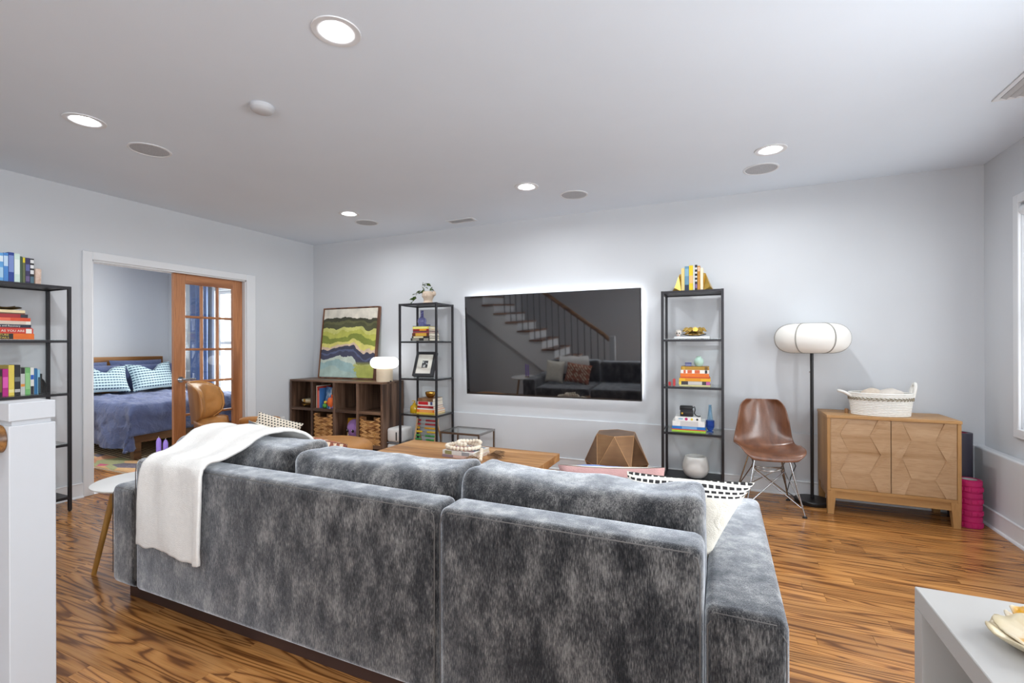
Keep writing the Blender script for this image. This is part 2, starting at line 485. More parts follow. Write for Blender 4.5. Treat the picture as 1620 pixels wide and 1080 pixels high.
o = bpy.data.objects.new('planks_beyond', plank_mesh(planks[300:])); COL.objects.link(o); o.parent = FLOOR; o['kind'] = 'stuff'

# door casing (both wall faces) and jamb lining
mb = MB(); cw = 0.07
for xa, xb in ((XL, XL + 0.018), (XL - 0.138, XL - 0.12)):
    mb.box(xa, xb, DOOR[0] - cw, DOOR[0], 0, DOOR[3] + cw, 0.004, 1)
    mb.box(xa, xb, DOOR[1], DOOR[1] + 0.11, 0, DOOR[3] + cw, 0.004, 1)
    mb.box(xa, xb, DOOR[0], DOOR[1], DOOR[3], DOOR[3] + cw, 0.004, 1)
mb.box(XL - 0.12, XL, DOOR[0], DOOR[0] + 0.012, 0, DOOR[3])
mb.box(XL - 0.12, XL, DOOR[1] - 0.012, DOOR[1], 0, DOOR[3])
mb.box(XL - 0.12, XL - 0.075, DOOR[0], DOOR[1], DOOR[3] - 0.012, DOOR[3])
mb.box(XL - 0.05, XL, DOOR[0], DOOR[1], DOOR[3] - 0.012, DOOR[3])
struct('trim_3', mb, M_TRIM)

# sliding french door leaf: 3 x 5 panes in stained fir
M_FIR = wood('stained_fir', (138, 84, 48), (168, 110, 68), (184, 124, 80), 2, 1.3, 0.35, 7, 0.3)
M_FIR_Y = wood('stained_fir_cross', (138, 84, 48), (168, 110, 68), (184, 124, 80), 1, 1.3, 0.35, 7, 0.3)
D1 = bpy.data.objects.new('door_1', None); COL.objects.link(D1); D1.location = (XL - 0.063, 3.3, 0); D1['kind'] = 'structure'
D1['label'] = 'stained wood french door leaf with fifteen glass panes'
WORLD[D1.name] = Vector(D1.location)
dx0, dx1, dy0, dy1 = XL - 0.082, XL - 0.044, 2.935, 3.676
part('stile', MB().box(dx0, dx1, dy0, dy0 + 0.115, 0.01, 2.022, 0.003, 1), M_FIR, D1)
part('stile', MB().box(dx0, dx1, dy1 - 0.112, dy1, 0.01, 2.022, 0.003, 1), M_FIR, D1)
part('rail', MB().box(dx0, dx1, dy0 + 0.115, dy1 - 0.112, 1.925, 2.022, 0.003, 1), M_FIR_Y, D1)
part('rail', MB().box(dx0, dx1, dy0 + 0.115, dy1 - 0.112, 0.01, 0.24, 0.003, 1), M_FIR_Y, D1)
gy0, gy1, gz0, gz1 = dy0 + 0.115, dy1 - 0.112, 0.24, 1.925
for k in (1, 2):
    yy = gy0 + (gy1 - gy0) * k / 3
    part('muntin', MB().box(dx0 + 0.004, dx1 - 0.004, yy - 0.012, yy + 0.012, gz0, gz1, 0.004, 1), M_FIR, D1)
for k in range(1, 5):
    zz = gz0 + (gz1 - gz0) * k / 5
    part('muntin', MB().box(dx0 + 0.005, dx1 - 0.003, gy0, gy1, zz - 0.012, zz + 0.012, 0.004, 1), M_FIR_Y, D1)
for i in range(3):
    for j in range(5):
        ya = gy0 + (gy1 - gy0) * i / 3; za = gz0 + (gz1 - gz0) * j / 5
        part('pane', MB().box(-0.002 + (dx0 + dx1) / 2, 0.002 + (dx0 + dx1) / 2, ya, ya + (gy1 - gy0) / 3, za, za + (gz1 - gz0) / 5), M_GLASS, D1)
mb = MB(); mb.cyl((dx1, 2.995, 0.945), (dx1 + 0.012, 2.995, 0.945), 0.03, n=24); mb.cyl((dx1 + 0.012, 2.995, 0.945), (dx1 + 0.05, 2.995, 0.945), 0.011, n=12)
mb.tube([(dx1 + 0.05, 2.985, 0.945), (dx1 + 0.052, 3.03, 0.947), (dx1 + 0.05, 3.07, 0.95), (dx1 + 0.048, 3.12, 0.945)], [0.012, 0.011, 0.009, 0.008], 10)
part('lever_handle', mb, M_CHROME, D1, 40, 'chrome lever handle on a round rose')

# windows
def window(idx, axis, a, b, z0, z1, p, inward, shade=False):
    # opening a..b at wall plane p, inward = +-1 (into the room)
    o = bpy.data.objects.new('window_%d' % idx, None); COL.objects.link(o); o['kind'] = 'structure'
    def bx(n0, n1, s, e, u0, u1, nm, mt, bv=0.003):
        lo, hi = sorted((p + inward * n0, p + inward * n1)); m_ = MB()
        if axis == 'x': m_.box(lo, hi, s, e, u0, u1, bv, 1)
        else: m_.box(s, e, lo, hi, u0, u1, bv, 1)
        return part(nm, m_, mt, o)
    c = 0.06
    bx(0, 0.018, a - c, a, z0 - c, z1 + c, 'casing', M_TRIM); bx(0, 0.018, b, b + c, z0 - c, z1 + c, 'casing', M_TRIM)
    bx(0, 0.018, a, b, z1, z1 + c, 'casing', M_TRIM); bx(0, 0.022, a - 0.01, b + 0.01, z0 - c, z0, 'sill', M_TRIM)
    for s, e in ((a, a + 0.04), (b - 0.04, b)): bx(-0.1, -0.05, s, e, z0, z1, 'sash_stile', M_TRIM)
    zm = (z0 + z1) / 2
    for u0, u1 in ((z0, z0 + 0.05), (zm - 0.022, zm + 0.022), (z1 - 0.05, z1)): bx(-0.1, -0.05, a + 0.04, b - 0.04, u0, u1, 'sash_rail', M_TRIM)
    bx(-0.078, -0.072, a + 0.04, b - 0.04, z0 + 0.05, zm - 0.022, 'pane', M_WINGLASS, 0); bx(-0.078, -0.072, a + 0.04, b - 0.04, zm + 0.022, z1 - 0.05, 'pane', M_WINGLASS, 0)
    if shade:
        m_ = MB()
        q = p - inward * 0.02
        m_.cyl((q, a + 0.003, z1 - 0.045), (q, b - 0.003, z1 - 0.045), 0.036, n=20)
        part('roller_shade', m_, M_TRIM, o, 40)
    return o
for i, (a, b, z0, z1) in enumerate(WINS_R): window(i + 1, 'x', a, b, z0, z1, XR, -1, True)  # second and third are unseen, added to let fill light in
for (a, b, z0, z1) in WINS_S: window(4, 'y', a, b, z0, z1, YB, 1)  # added unseen window for the ambient fill
window(5, 'y', WIN_B[0], WIN_B[1], WIN_B[2], WIN_B[3], YT, -1)

# outlet plate on the left wall
mb = MB(); mb.box(0, 0.006, -0.036, 0.036, -0.058, 0.058, 0.002, 1)
t = thing('wall_outlet', 'white wall outlet between door casing and cube bookcase', 'outlet', (XL, 4.17, 0.35))
part('cover_plate', mb, M_WHITE, t)
part('socket', MB().box(0.006, 0.008, -0.017, 0.017, 0.008, 0.04, 0.001, 1), M_TRIM, t); part('socket', MB().box(0.006, 0.008, -0.017, 0.017, -0.04, -0.008, 0.001, 1), M_TRIM, t)

# ------------------------------------------------------------------ ceiling fixtures
where = ['largest recessed downlight, nearest the camera in the ceiling', 'recessed downlight at the far left of the ceiling above the side table', 'recessed downlight nearest the left corner of the far wall', 'recessed downlight above the television', 'recessed downlight above the right black shelf tower', 'recessed downlight out of view beside the stairs', 'recessed downlight out of view near the added window behind the camera']
for (cx, cy), lb in zip(CANS, where):
    t = thing('recessed_downlight', lb, 'light', (cx, cy, H), 0, 'recessed ceiling downlights')
    part('trim_ring', MB().lathe([(0.054, 0.005), (0.06, -0.001), (0.084, -0.004), (0.1, -0.004), (0.102, 0.0), (0.102, 0.001)], 40), M_TRIM, t, 50)
    part('baffle', MB().lathe([(0.054, 0.005), (0.053, 0.008), (0.052, 0.01)], 40), M_TRIM, t, 50)
    part('lens', MB().lathe([(0.0, 0.009), (0.03, 0.0088), (0.052, 0.01)], 40), M_LAMPDISC, t, 50)
t = thing('recessed_downlight', 'recessed downlight in the bedroom ceiling', 'light', (-6.6, 2.6, H), 0, 'recessed ceiling downlights')
part('trim_ring', MB().lathe([(0.078, 0.012), (0.082, -0.001), (0.1, -0.004), (0.102, 0.001)], 32), M_TRIM, t, 50)
part('lens', MB().lathe([(0.0, 0.012), (0.078, 0.012)], 32), M_LAMPDISC, t)
def grille_mat():
    m = NT('speaker_grille'); v = m.coord('Object')
    d = m.n('TexVoronoi', Vector=v, Scale=320).outputs[0]
    m.col(m.ramp(d, [(0.2, lin((138, 140, 144))), (0.55, lin((186, 188, 192)))])); m.set(Roughness=0.6)
    return m.mat
M_GRILLE = grille_mat()
for (cx, cy), lb in zip([(-3.579, 1.938), (-3.54, 4.053), (-1.202, 4.076), (0.284, 4.072)], ['round ceiling speaker beside the far left downlight', 'round ceiling speaker near the left corner of the far wall', 'round ceiling speaker in front of the television', 'round ceiling speaker above the right black shelf tower']):
    t = thing('ceiling_speaker', lb, 'speaker', (cx, cy, H), 0, 'round in-ceiling speakers')
    part('bezel', MB().lathe([(0.124, 0.0), (0.124, -0.004), (0.112, -0.006), (0.11, -0.003)], 48), M_TRIM, t, 50)
    part('grille', MB().lathe([(0.0, -0.0035), (0.06, -0.0035), (0.111, -0.003)], 48), M_GRILLE, t, 50)
t = thing('smoke_detector', 'small white smoke detector on the ceiling left of centre', 'detector', (-2.355, 1.846, H))
part('base', MB().lathe([(0.0, 0.0), (0.062, 0.0), (0.064, -0.006), (0.06, -0.02)], 40), plain((196, 198, 202), 0.5), t, 40)
part('cap', MB().lathe([(0.06, -0.02), (0.052, -0.03), (0.04, -0.036), (0.0, -0.037)], 40), plain((196, 198, 202), 0.5), t, 40)
def vent(lb, x0, x1, y0, y1, along):
    cx, cy = (x0 + x1) / 2, (y0 + y1) / 2
    t = thing('ceiling_vent', lb, 'vent', (cx, cy, H), 0, 'white ceiling air vents'); hx, hy = (x1 - x0) / 2, (y1 - y0) / 2; b = 0.024
    mb = MB(); mb.box(-hx, hx, -hy, -hy + b, -0.008, 0, 0.002, 1); mb.box(-hx, hx, hy - b, hy, -0.008, 0, 0.002, 1)
    mb.box(-hx, -hx + b, -hy + b, hy - b, -0.008, 0, 0.002, 1); mb.box(hx - b, hx, -hy + b, hy - b, -0.008, 0, 0.002, 1)
    part('frame', mb, M_TRIM, t)
    part('backing', MB().box(-hx + b, hx - b, -hy + b, hy - b, -0.0012, -0.0004), plain((92, 92, 94), 0.8), t)
    n = 6 if along == 'x' else 5
    for k in range(n):
        if along == 'x':
            yy = -hy + b + (2 * hy - 2 * b) * (k + 0.5) / n
            part('slat', MB().box(-hx + b, hx - b, -0.007, 0.007, -0.0008, 0.0008, M=T(0, yy, -0.006, rx=0.6)), M_TRIM, t)
        else:
            xx = -hx + b + (2 * hx - 2 * b) * (k + 0.5) / n
            part('slat', MB().box(-0.013, 0.013, -hy + b, hy - b, -0.0008, 0.0008, M=T(xx, 0, -0.008, ry=0.5)), plain((190, 191, 193), 0.5), t)
vent('slim white ceiling vent close to the far wall', -2.71, -2.39, 4.335, 4.475, 'x')
vent('white ceiling vent at the right edge of the picture', 1.375, 1.61, 3.0, 3.47, 'y')
# ------------------------------------------------------------------ black metal shelf units
LV = (1.335, 0.925, 0.53)
def shelf_unit(w_, d, label, loc, rz, name='shelf_tower'):
    t = thing(name, label, 'shelf', loc, rz, 'black metal and glass shelf units'); p = 0.021; h = 1.75
    for x in (0, w_ - p):
        for y in (0, d - p):
            part('post', MB().box(x, x + p, y, y + p, 0.008, h, 0.001, 1), M_BLACKMETAL, t)
            part('foot', MB().cyl((x + p / 2, y + p / 2, 0), (x + p / 2, y + p / 2, 0.008), 0.008, n=10), M_BLACK, t)
    part('top_panel', MB().box(p, w_ - p, 0.002, d - 0.002, h - 0.012, h - 0.001), M_BLACKMETAL, t)
    part('bottom_panel', MB().box(p, w_ - p, 0.002, d - 0.002, 0.105, 0.118), M_BLACKMETAL, t)
    for z in LV + (h, 0.118):
        for y in (0.001, d - 0.016): part('shelf_rail', MB().box(p, w_ - p, y, y + 0.015, z - 0.021, z - 0.004), M_BLACKMETAL, t)
        for x in (0.001, w_ - 0.016): part('shelf_rail', MB().box(x, x + 0.015, p, d - p, z - 0.021, z - 0.004), M_BLACKMETAL, t)
    for z in LV: part('glass_shelf', MB().box(0.016, w_ - 0.016, 0.004, d - 0.004, z - 0.004, z + 0.001), M_SHELFGLASS, t)
    return t
TLX, TRX, TY = -3.287, -0.478, 4.275
shelf_unit(0.5, 0.355, 'narrow black shelf tower with glass shelves between bookcase and television', (TLX, TY, 0), 0)
shelf_unit(0.5, 0.355, 'narrow black shelf tower with glass shelves between television and wooden chair', (TRX, TY, 0), 0)
LSX, LSY = -4.632, 0.955
shelf_unit(1.0, 0.345, 'wide black shelf unit with books beside the bedroom doorway', (LSX, LSY, 0), pi / 2, 'shelf_unit')

# ------------------------------------------------------------------ books
def book(label, loc, rz, th, h, d, c, flat=False, group=None, bands=(), title=None, tcol=(240, 238, 230), tsize=0.5, tilt=0.0, name='book'):
    """standing: thickness along local x, height z, spine faces local -y. flat: length along x, thickness z"""
    t = thing(name, label, 'book', loc, rz, group)
    Mx = Matrix(((0, 0, 1, 0), (0, 1, 0, 0), (1, 0, 0, 0), (0, 0, 0, 1))) if flat else T(ry=tilt)
    if not flat and tilt: Mx = T(0, 0, 0) @ T(ry=tilt)
    cm = plain(c, 0.42, var=0.05, vs=30)
    mb = MB(); k = 0.0025
    mb.box(0, k, 0, d, 0, h, M=Mx); mb.box(th - k, th, 0, d, 0, h, M=Mx); mb.box(k, th - k, 0, k, 0, h, M=Mx)
    part('cover', mb, cm, t)
    part('page_block', MB().box(k, th - k, k, d - 0.004, 0.003, h - 0.003, M=Mx), M_PAGES, t)
    for (a, b, cc) in bands:
        part('spine_band', MB().box(0.0012, th - 0.0012, -0.0006, 0.0002, h * a, h * b, M=Mx), plain(cc, 0.45, var=0.03), t)
    if title:
        M_ = T(0, 0, 0)
        if flat: M_ = T(h * 0.5, -0.0012, th * 0.5, rx=pi / 2)
        else: M_ = T(th * 0.5, -0.0012, h * 0.5, rx=pi / 2) @ T(rz=-pi / 2)
        lettering(title, th * tsize, plain(tcol, 0.5, var=0.02), t, Mx if False else M_, 'spine_title')
    return t
def row(books, x, loc, rz, group, where):
    """standing books side by side from local x"""
    R = Matrix.Rotation(rz, 4, 'Z')
    for b in books:
        th, h, d, c, nm = b[:5]; k = b[5] if len(b) > 5 else {}
        p = Vector(loc) + R @ Vector((x, 0, 0))
        book(nm + ' ' + where, p, rz, th, h, d, c, False, group, **k); x += th + 0.0015
    return x
def stack(books, loc, rz, group, where):
    z = loc[2]
    R = Matrix.Rotation(rz, 4, 'Z')
    for b in books:
        th, h, d, c, nm, dx = b[:6]; k = b[6] if len(b) > 6 else {}
        p = Vector((loc[0], loc[1], z)) + R @ Vector((dx, 0, 0))
        book(nm + ' ' + where, p, rz, th, h, d, c, True, group, **k); z += th + 0.0006
    return z
W1 = (245, 245, 240)
# left wall unit, top
g = 'books on top of the wide black shelf unit'
y0 = 1.515 - LSY
R90 = pi / 2
LB = Vector((LSX - 0.09, LSY, 0))
row([(0.03, 0.205, 0.14, (206, 214, 160), 'pale olive book, leftmost standing'), (0.03, 0.2, 0.14, (160, 200, 40), 'lime green book standing', dict(bands=[(0.1, 0.8, (178, 214, 60))])),
     (0.026, 0.208, 0.15, (94, 158, 214), 'light blue book standing', dict(bands=[(0.15, 0.5, (170, 206, 230)), (0.7, 0.9, (220, 232, 240))])),
     (0.024, 0.212, 0.15, (70, 132, 200), 'sky blue book standing', dict(bands=[(0.55, 0.9, (190, 214, 236))])),
     (0.029, 0.22, 0.16, (34, 60, 140), 'dark royal blue book standing', dict(bands=[(0.35, 0.9, (120, 140, 196))])),
     (0.03, 0.217, 0.16, (206, 226, 216), 'pale mint book standing', dict(bands=[(0.3, 0.8, (226, 236, 230))])),
     (0.012, 0.2, 0.15, (62, 84, 62), 'thin dark green book standing'),
     (0.014, 0.195, 0.15, (96, 104, 70), 'thin olive book with yellow top standing', dict(bands=[(0.8, 0.99, (226, 204, 40))])),
     (0.024, 0.195, 0.15, (52, 44, 84), 'dark violet patterned book standing', dict(bands=[(0.1, 0.3, (104, 90, 130)), (0.5, 0.75, (90, 96, 150))])),
     (0.022, 0.193, 0.15, (26, 26, 30), 'black book with white stripes, rightmost standing', dict(bands=[(0.05, 0.3, (80, 110, 124)), (0.4, 0.55, (220, 220, 220)), (0.62, 0.75, (220, 220, 220)), (0.82, 0.95, (220, 220, 220))]))],
    y0, (LB.x, LB.y, 1.75), R90, g, 'on top of the wide black shelf unit')
mb = MB(); mb.box(0, 0.04, 0, 0.09, 0, 0.125, 0.012, 3)
for v in mb.v: v += Vector((nz(v.x * 40, v.y * 40, v.z * 30) * 0.004, nz(v.y * 30, v.z * 30, 3) * 0.003, 0))
def stone_mat(name, cols, sc):
    m = NT(name); v = m.coord('Object')
    m.col(m.ramp(m.noise(v, sc, 5, 0.6, 1.0), [(0.3 + 0.2 * i, lin(c)) for i, c in enumerate(cols)])); m.set(Roughness=0.4)
    return m.mat
solo('stone_bookend', mb, stone_mat('rose_quartz', [(196, 158, 138), (214, 186, 168), (226, 208, 196)], 30), 'pink stone bookend at the end of the top book row', 'bookend', (LB.x, 1.775, 1.75), R90, 40)
# second shelf: flat stack
g = 'book stack on the wide black shelf unit'
zt = stack([(0.042, 0.3, 0.2, (228, 108, 28), 'orange and black cocktail book, lowest', 0.0, dict(bands=[(0.0, 0.62, (30, 28, 26))])),
       (0.036, 0.29, 0.2, (204, 58, 40), 'red paperback second from the bottom', 0.005, dict(title='COME AS YOU ARE', tsize=0.62, bands=[(0.86, 0.97, (236, 230, 220))])),
       (0.006, 0.28, 0.19, (190, 50, 40), 'thin red booklet', 0.01),
       (0.022, 0.275, 0.19, (28, 38, 62), 'navy book titled in white', 0.008, dict(title='Trauma and Recovery', tsize=0.8)),
       (0.024, 0.275, 0.19, (232, 226, 214), 'cream white book', 0.006, dict(bands=[(0.2, 0.9, (214, 196, 180))])),
       (0.024, 0.27, 0.19, (216, 78, 40), 'vermilion book', 0.01, dict(bands=[(0.3, 0.6, (230, 110, 80))])),
       (0.026, 0.265, 0.18, (164, 40, 44), 'dark red book with a navy end', 0.0, dict(bands=[(0.85, 1.0, (40, 42, 54))])),
       (0.008, 0.25, 0.17, (110, 80, 60), 'thin brown book', 0.0),
       (0.02, 0.25, 0.17, (232, 214, 170), 'ivory book, topmost', 0.0)],
      (LB.x + 0.03, 1.458, LV[0] + 0.0022), R90, g, 'in the stack on the wide black shelf')
def leaf_dish(u, v):
    a = 2 * pi * u; r = v * (0.055 + 0.03 * abs(cos(2.5 * a)))
    return (r * cos(a) * 1.4, r * sin(a), 0.004 + 0.02 * v * v + 0.006 * sin(5 * a) * v)
o = solo('bronze_leaf_dish', MB().grid(leaf_dish, 30, 6, cu=True), plain((92, 76, 48), 0.35, 0.9, var=0.2, vs=40), 'bronze leaf-shaped dish on top of the red book stack', 'dish', (LB.x - 0.05, 1.6, zt), R90, 60)
solidify(o, 0.003, 1)
# lettering on the lowest book
mb = plain((232, 200, 90), 0.5, var=0.02)
for ob in list(COL.objects):
    if ob.get('label', '').startswith('orange and black cocktail'):
        lettering('SIGNATURE\nCOCKTAILS', 0.02, mb, ob, T(0.11, -0.0016, 0.021, rx=pi / 2), 'spine_title')
# third shelf: standing
g = 'standing books on the third level of the wide black shelf unit'
row([(0.022, 0.19, 0.14, (206, 160, 170), 'dusty pink book'), (0.014, 0.18, 0.14, (112, 70, 160), 'violet book'), (0.014, 0.175, 0.14, (214, 168, 150), 'salmon book'),
     (0.034, 0.19, 0.15, (36, 30, 26), 'black book with gold title', dict(bands=[(0.15, 0.75, (120, 98, 50))])),
     (0.03, 0.195, 0.15, (186, 26, 132), 'magenta book', dict(bands=[(0.3, 0.7, (224, 90, 180))])),
     (0.03, 0.222, 0.16, (228, 206, 90), 'yellow tall book', dict(bands=[(0.1, 0.2, (240, 226, 150))])),
     (0.031, 0.222, 0.16, (30, 30, 34), 'black tall book', dict(bands=[(0.1, 0.2, (190, 190, 190)), (0.45, 0.6, (110, 118, 118))])),
     (0.024, 0.2, 0.15, (196, 200, 196), 'pale grey book with black top', dict(bands=[(0.78, 1.0, (30, 30, 34)), (0.3, 0.4, (226, 150, 60))])),
     (0.027, 0.2, 0.15, (116, 184, 112), 'green book', dict(bands=[(0.2, 0.8, (150, 206, 140))])),
     (0.02, 0.2, 0.15, (226, 226, 220), 'white book with blue band', dict(bands=[(0.0, 0.3, (40, 40, 44)), (0.55, 0.72, (40, 96, 190))])),
     (0.017, 0.192, 0.15, (42, 112, 164), 'teal blue book'), (0.014, 0.182, 0.14, (150, 200, 224), 'light aqua book'), (0.011, 0.15, 0.13, (30, 30, 32), 'thin black short book')],
    1.508 - LSY, (LB.x, LB.y, LV[1] + 0.0022), R90, g, 'standing on the third level of the wide black shelf')
mb = MB(); n = 10
for k in range(5):
    r = 0.115 - k * 0.02
    mb.tube([(0.45 * r * cos(pi / 2 * i / n), 0.03, 0.004 + r * sin(pi / 2 * i / n)) for i in range(n + 1)], 0.0065, 8)
mb.box(-0.004, 0.0, 0, 0.07, 0, 0.125); mb.box(-0.004, 0.055, 0, 0.07, 0, 0.004)
solo('arch_bookend', mb, M_BLACK, 'black arched metal bookend on the third level of the wide shelf', 'bookend', (LB.x + 0.01, 1.796, LV[1] + 0.0022), R90, 40)

# right tower, top: books between gold bookends
g = 'books between gold bookends on the right shelf tower'
bz = TY + 0.07
x = row([(0.026, 0.2, 0.15, (222, 200, 130), 'straw yellow book'), (0.034, 0.215, 0.16, (98, 140, 164), 'blue grey book with dark skyline', dict(bands=[(0.0, 0.25, (40, 52, 76)), (0.6, 0.9, (130, 170, 190))])),
     (0.032, 0.22, 0.16, (226, 194, 30), 'bright yellow book', dict(bands=[(0.3, 0.6, (236, 180, 120))])), (0.012, 0.215, 0.15, (214, 216, 210), 'thin pale grey book'),
     (0.019, 0.222, 0.15, (30, 28, 34), 'black book with white lettering marks', dict(bands=[(0.1, 0.25, (130, 100, 150)), (0.35, 0.42, (210, 210, 210)), (0.5, 0.57, (210, 210, 210)), (0.66, 0.73, (210, 210, 210)), (0.82, 0.9, (210, 210, 210))])),
     (0.022, 0.212, 0.15, (188, 128, 40), 'ochre book', dict(bands=[(0.78, 0.95, (220, 180, 150))])), (0.022, 0.192, 0.14, (236, 222, 190), 'cream book')],
    0, (TRX + 0.163, bz, 1.75), 0, g, 'between gold bookends')
def wedge(sgn):
    mb = MB(); P = [(0, 0), (0, 0.15), (0.018, 0.155), (0.075, 0.02), (0.08, 0)]
    vs = [(sgn * a, y, z) for y in (0.0, 0.1) for a, z in P]
    vs[2] = (sgn * 0.018, 0.03, 0.15); vs[3] = (sgn * 0.055, -0.01, 0.03)
    fs = [(0, 1, 2), (0, 2, 3), (0, 3, 4), (5, 9, 8, 7, 6), (0, 5, 6, 1), (1, 6, 7, 2), (2, 7, 8), (2, 8, 3), (3, 8, 9, 4), (4, 9, 5, 0)]
    return mb.add(vs, fs)
solo('gold_bookend', wedge(-1), M_GOLD, 'gold faceted bookend left of the yellow books on the shelf tower', 'bookend', (TRX + 0.162, bz, 1.75))
solo('gold_bookend', wedge(1), M_GOLD, 'gold faceted bookend right of the yellow books on the shelf tower', 'bookend', (TRX + 0.163 + x, bz, 1.75))
# right tower level 2: acrylic tray, skull, bowl
Z2, Z3, Z4 = (z + 0.0022 for z in LV)
solo('white_tray', MB().box(0, 0.29, 0, 0.2, 0, 0.018, 0.003, 1), plain((226, 228, 230), 0.3), 'white slab under the gold bowl on the right shelf tower', 'tray', (TRX + 0.1, TY + 0.06, Z2))
t = thing('skull_ornament', 'small white skull ornament beside the gold bowl', 'ornament', (TRX + 0.135, TY + 0.1, Z2 + 0.018))
mb = MB(); mb.ball((0, 0, 0.034), (0.026, 0.028, 0.027), 16, 10); mb.box(-0.014, 0.014, -0.022, 0.008, 0, 0.02, 0.005, 2)
part('cranium', mb, plain((222, 214, 204), 0.5), t, 50)
for sx in (-0.01, 0.01): part('eye_socket', MB().ball((sx, -0.024, 0.03), (0.006, 0.005, 0.006), 10, 6), M_BLACK, t, 60)
part('jaw_band', MB().box(-0.012, 0.012, -0.0235, -0.02, 0.009, 0.014), plain((130, 40, 40), 0.5), t)
t = thing('gold_bowl', 'gold bowl of overlapping discs on a curved black stand', 'bowl', (TRX + 0.265, TY + 0.14, Z2 + 0.018))
part('stand', MB().grid(lambda u, v: (-0.095 + 0.19 * u, -0.03 + 0.06 * v, 0.006 + 0.016 * (2 * u - 1) ** 2), 13, 3), M_BLACK, t, 60)
solidify(t.children[0], 0.006, 0)
rr = random.Random(3)
for k in range(3):
    nd_ = (7, 11, 13)[k]
    for j in range(nd_):
        a = 2 * pi * (j + 0.5 * k) / nd_; el = (0.25, 0.62, 1.0)[k]; R_ = 0.098
        p = Vector((R_ * sin(el + 0.15) * cos(a), R_ * sin(el + 0.15) * sin(a) * 0.8, 0.014 + R_ * (1 - cos(el)) * 1.05))
        M_ = Matrix.Translation(p) @ Euler((0, el, a)).to_matrix().to_4x4()
        part('disc', MB().cyl((0, 0, -0.0012), (0, 0, 0.0012), 0.023, n=14, M=M_), M_GOLD, t, 40)
# right tower level 3: red candles, stack
t = thing('red_block', 'short red candle block on the right shelf tower', 'candle', (TRX + 0.055, TY + 0.05, Z3)); part('wax', MB().box(0, 0.02, 0, 0.02, 0, 0.032, 0.002, 1), plain((190, 40, 44), 0.45), t); part('wick', MB().cyl((0.01, 0.01, 0.032), (0.01, 0.01, 0.038), 0.001, n=6), M_BLACK, t)
t = thing('red_block', 'tall red candle block on the right shelf tower', 'candle', (TRX + 0.092, TY + 0.05, Z3)); part('wax', MB().box(0, 0.02, 0, 0.02, 0, 0.06, 0.002, 1), plain((200, 60, 60), 0.45), t); part('wick', MB().cyl((0.01, 0.01, 0.06), (0.01, 0.01, 0.066), 0.001, n=6), M_BLACK, t)
g = 'orange book stack on the right shelf tower'
zt = stack([(0.01, 0.25, 0.19, (214, 206, 150), 'thin pale lime book, lowest', 0.0), (0.03, 0.25, 0.19, (58, 52, 56), 'dark book with pink and yellow ends', -0.004, dict(bands=[(0.0, 0.08, (240, 210, 80)), (0.3, 0.75, (206, 200, 196)), (0.88, 1.0, (200, 100, 160))])),
       (0.026, 0.252, 0.19, (238, 180, 26), 'sunny yellow book', -0.002, dict(bands=[(0.2, 0.7, (226, 150, 20))])), (0.01, 0.235, 0.18, (206, 74, 30), 'thin red orange book', 0.008), (0.03, 0.23, 0.18, (232, 116, 22), 'orange book', 0.008),
       (0.03, 0.226, 0.18, (240, 236, 228), 'white book with orange lettering marks', 0.012, dict(bands=[(0.1, 0.18, (214, 100, 50)), (0.24, 0.4, (214, 100, 50)), (0.5, 0.68, (214, 100, 50)), (0.86, 0.94, (40, 40, 44))])), (0.028, 0.226, 0.18, (176, 132, 28), 'mustard book, topmost', 0.013, dict(bands=[(0.05, 0.15, (200, 160, 50)), (0.85, 0.95, (110, 80, 20))]))],
      (TRX + 0.145, TY + 0.06, Z3), 0, g, 'in the orange stack on the right shelf tower')
t = thing('trinket_box', 'small indigo glass box on the orange book stack', 'box', (TRX + 0.215, TY + 0.13, zt)); part('body', MB().box(-0.026, 0.026, -0.026, 0.026, 0, 0.025, 0.002, 1), plain((72, 76, 136), 0.15), t); part('lid', MB().box(-0.027, 0.027, -0.027, 0.027, 0.0255, 0.034, 0.002, 1), plain((84, 90, 150), 0.15), t)
mb = MB().lathe([(0.0, 0.0), (0.024, 0.001), (0.037, 0.02), (0.04, 0.04), (0.034, 0.062), (0.02, 0.074), (0.018, 0.08), (0.022, 0.088), (0.019, 0.088), (0.015, 0.078), (0.0, 0.06)], 28)
solo('mint_vase', mb, plain((186, 216, 200), 0.3, var=0.04), 'small round mint green vase on the orange book stack', 'vase', (TRX + 0.3, TY + 0.14, zt), 0, 50)
# right tower level 4: books, camera, blue vase
g = 'white book stack on the right shelf tower'
zt = stack([(0.014, 0.275, 0.22, (170, 210, 70), 'lime book, lowest', 0.0), (0.008, 0.272, 0.21, (228, 84, 50), 'thin red book', 0.0), (0.024, 0.27, 0.21, (40, 118, 196), 'blue book', 0.003, dict(bands=[(0.3, 0.75, (120, 170, 220))])),
       (0.044, 0.262, 0.21, (238, 238, 236), 'thick white book', 0.006, dict(bands=[(0.25, 0.8, (208, 206, 206))])), (0.036, 0.21, 0.19, (240, 240, 238), 'white book with coloured icons, topmost', 0.028)],
      (TRX + 0.082, TY + 0.04, Z4), 0, g, 'in the white stack on the right shelf tower')
for ob in list(COL.objects):
    if ob.get('label', '').startswith('white book with coloured icons'):
        for dx, cc, r_ in ((0.03, (70, 160, 205), 0.0), (0.092, (190, 30, 110), 0.012), (0.137, (226, 206, 60), 0.01), (0.18, (30, 30, 34), 0.009)):
            mb = MB()
            if r_: mb.cyl((dx, 0.0, 0.018), (dx, -0.0008, 0.018), r_, n=18)
            else:
                for q in range(4): mb.box(dx + q * 0.009, dx + q * 0.009 + 0.006, -0.0008, 0, 0.012 + 0.002 * (q % 2), 0.024)
            part('spine_icon', mb, plain(cc, 0.5, var=0.02), ob)
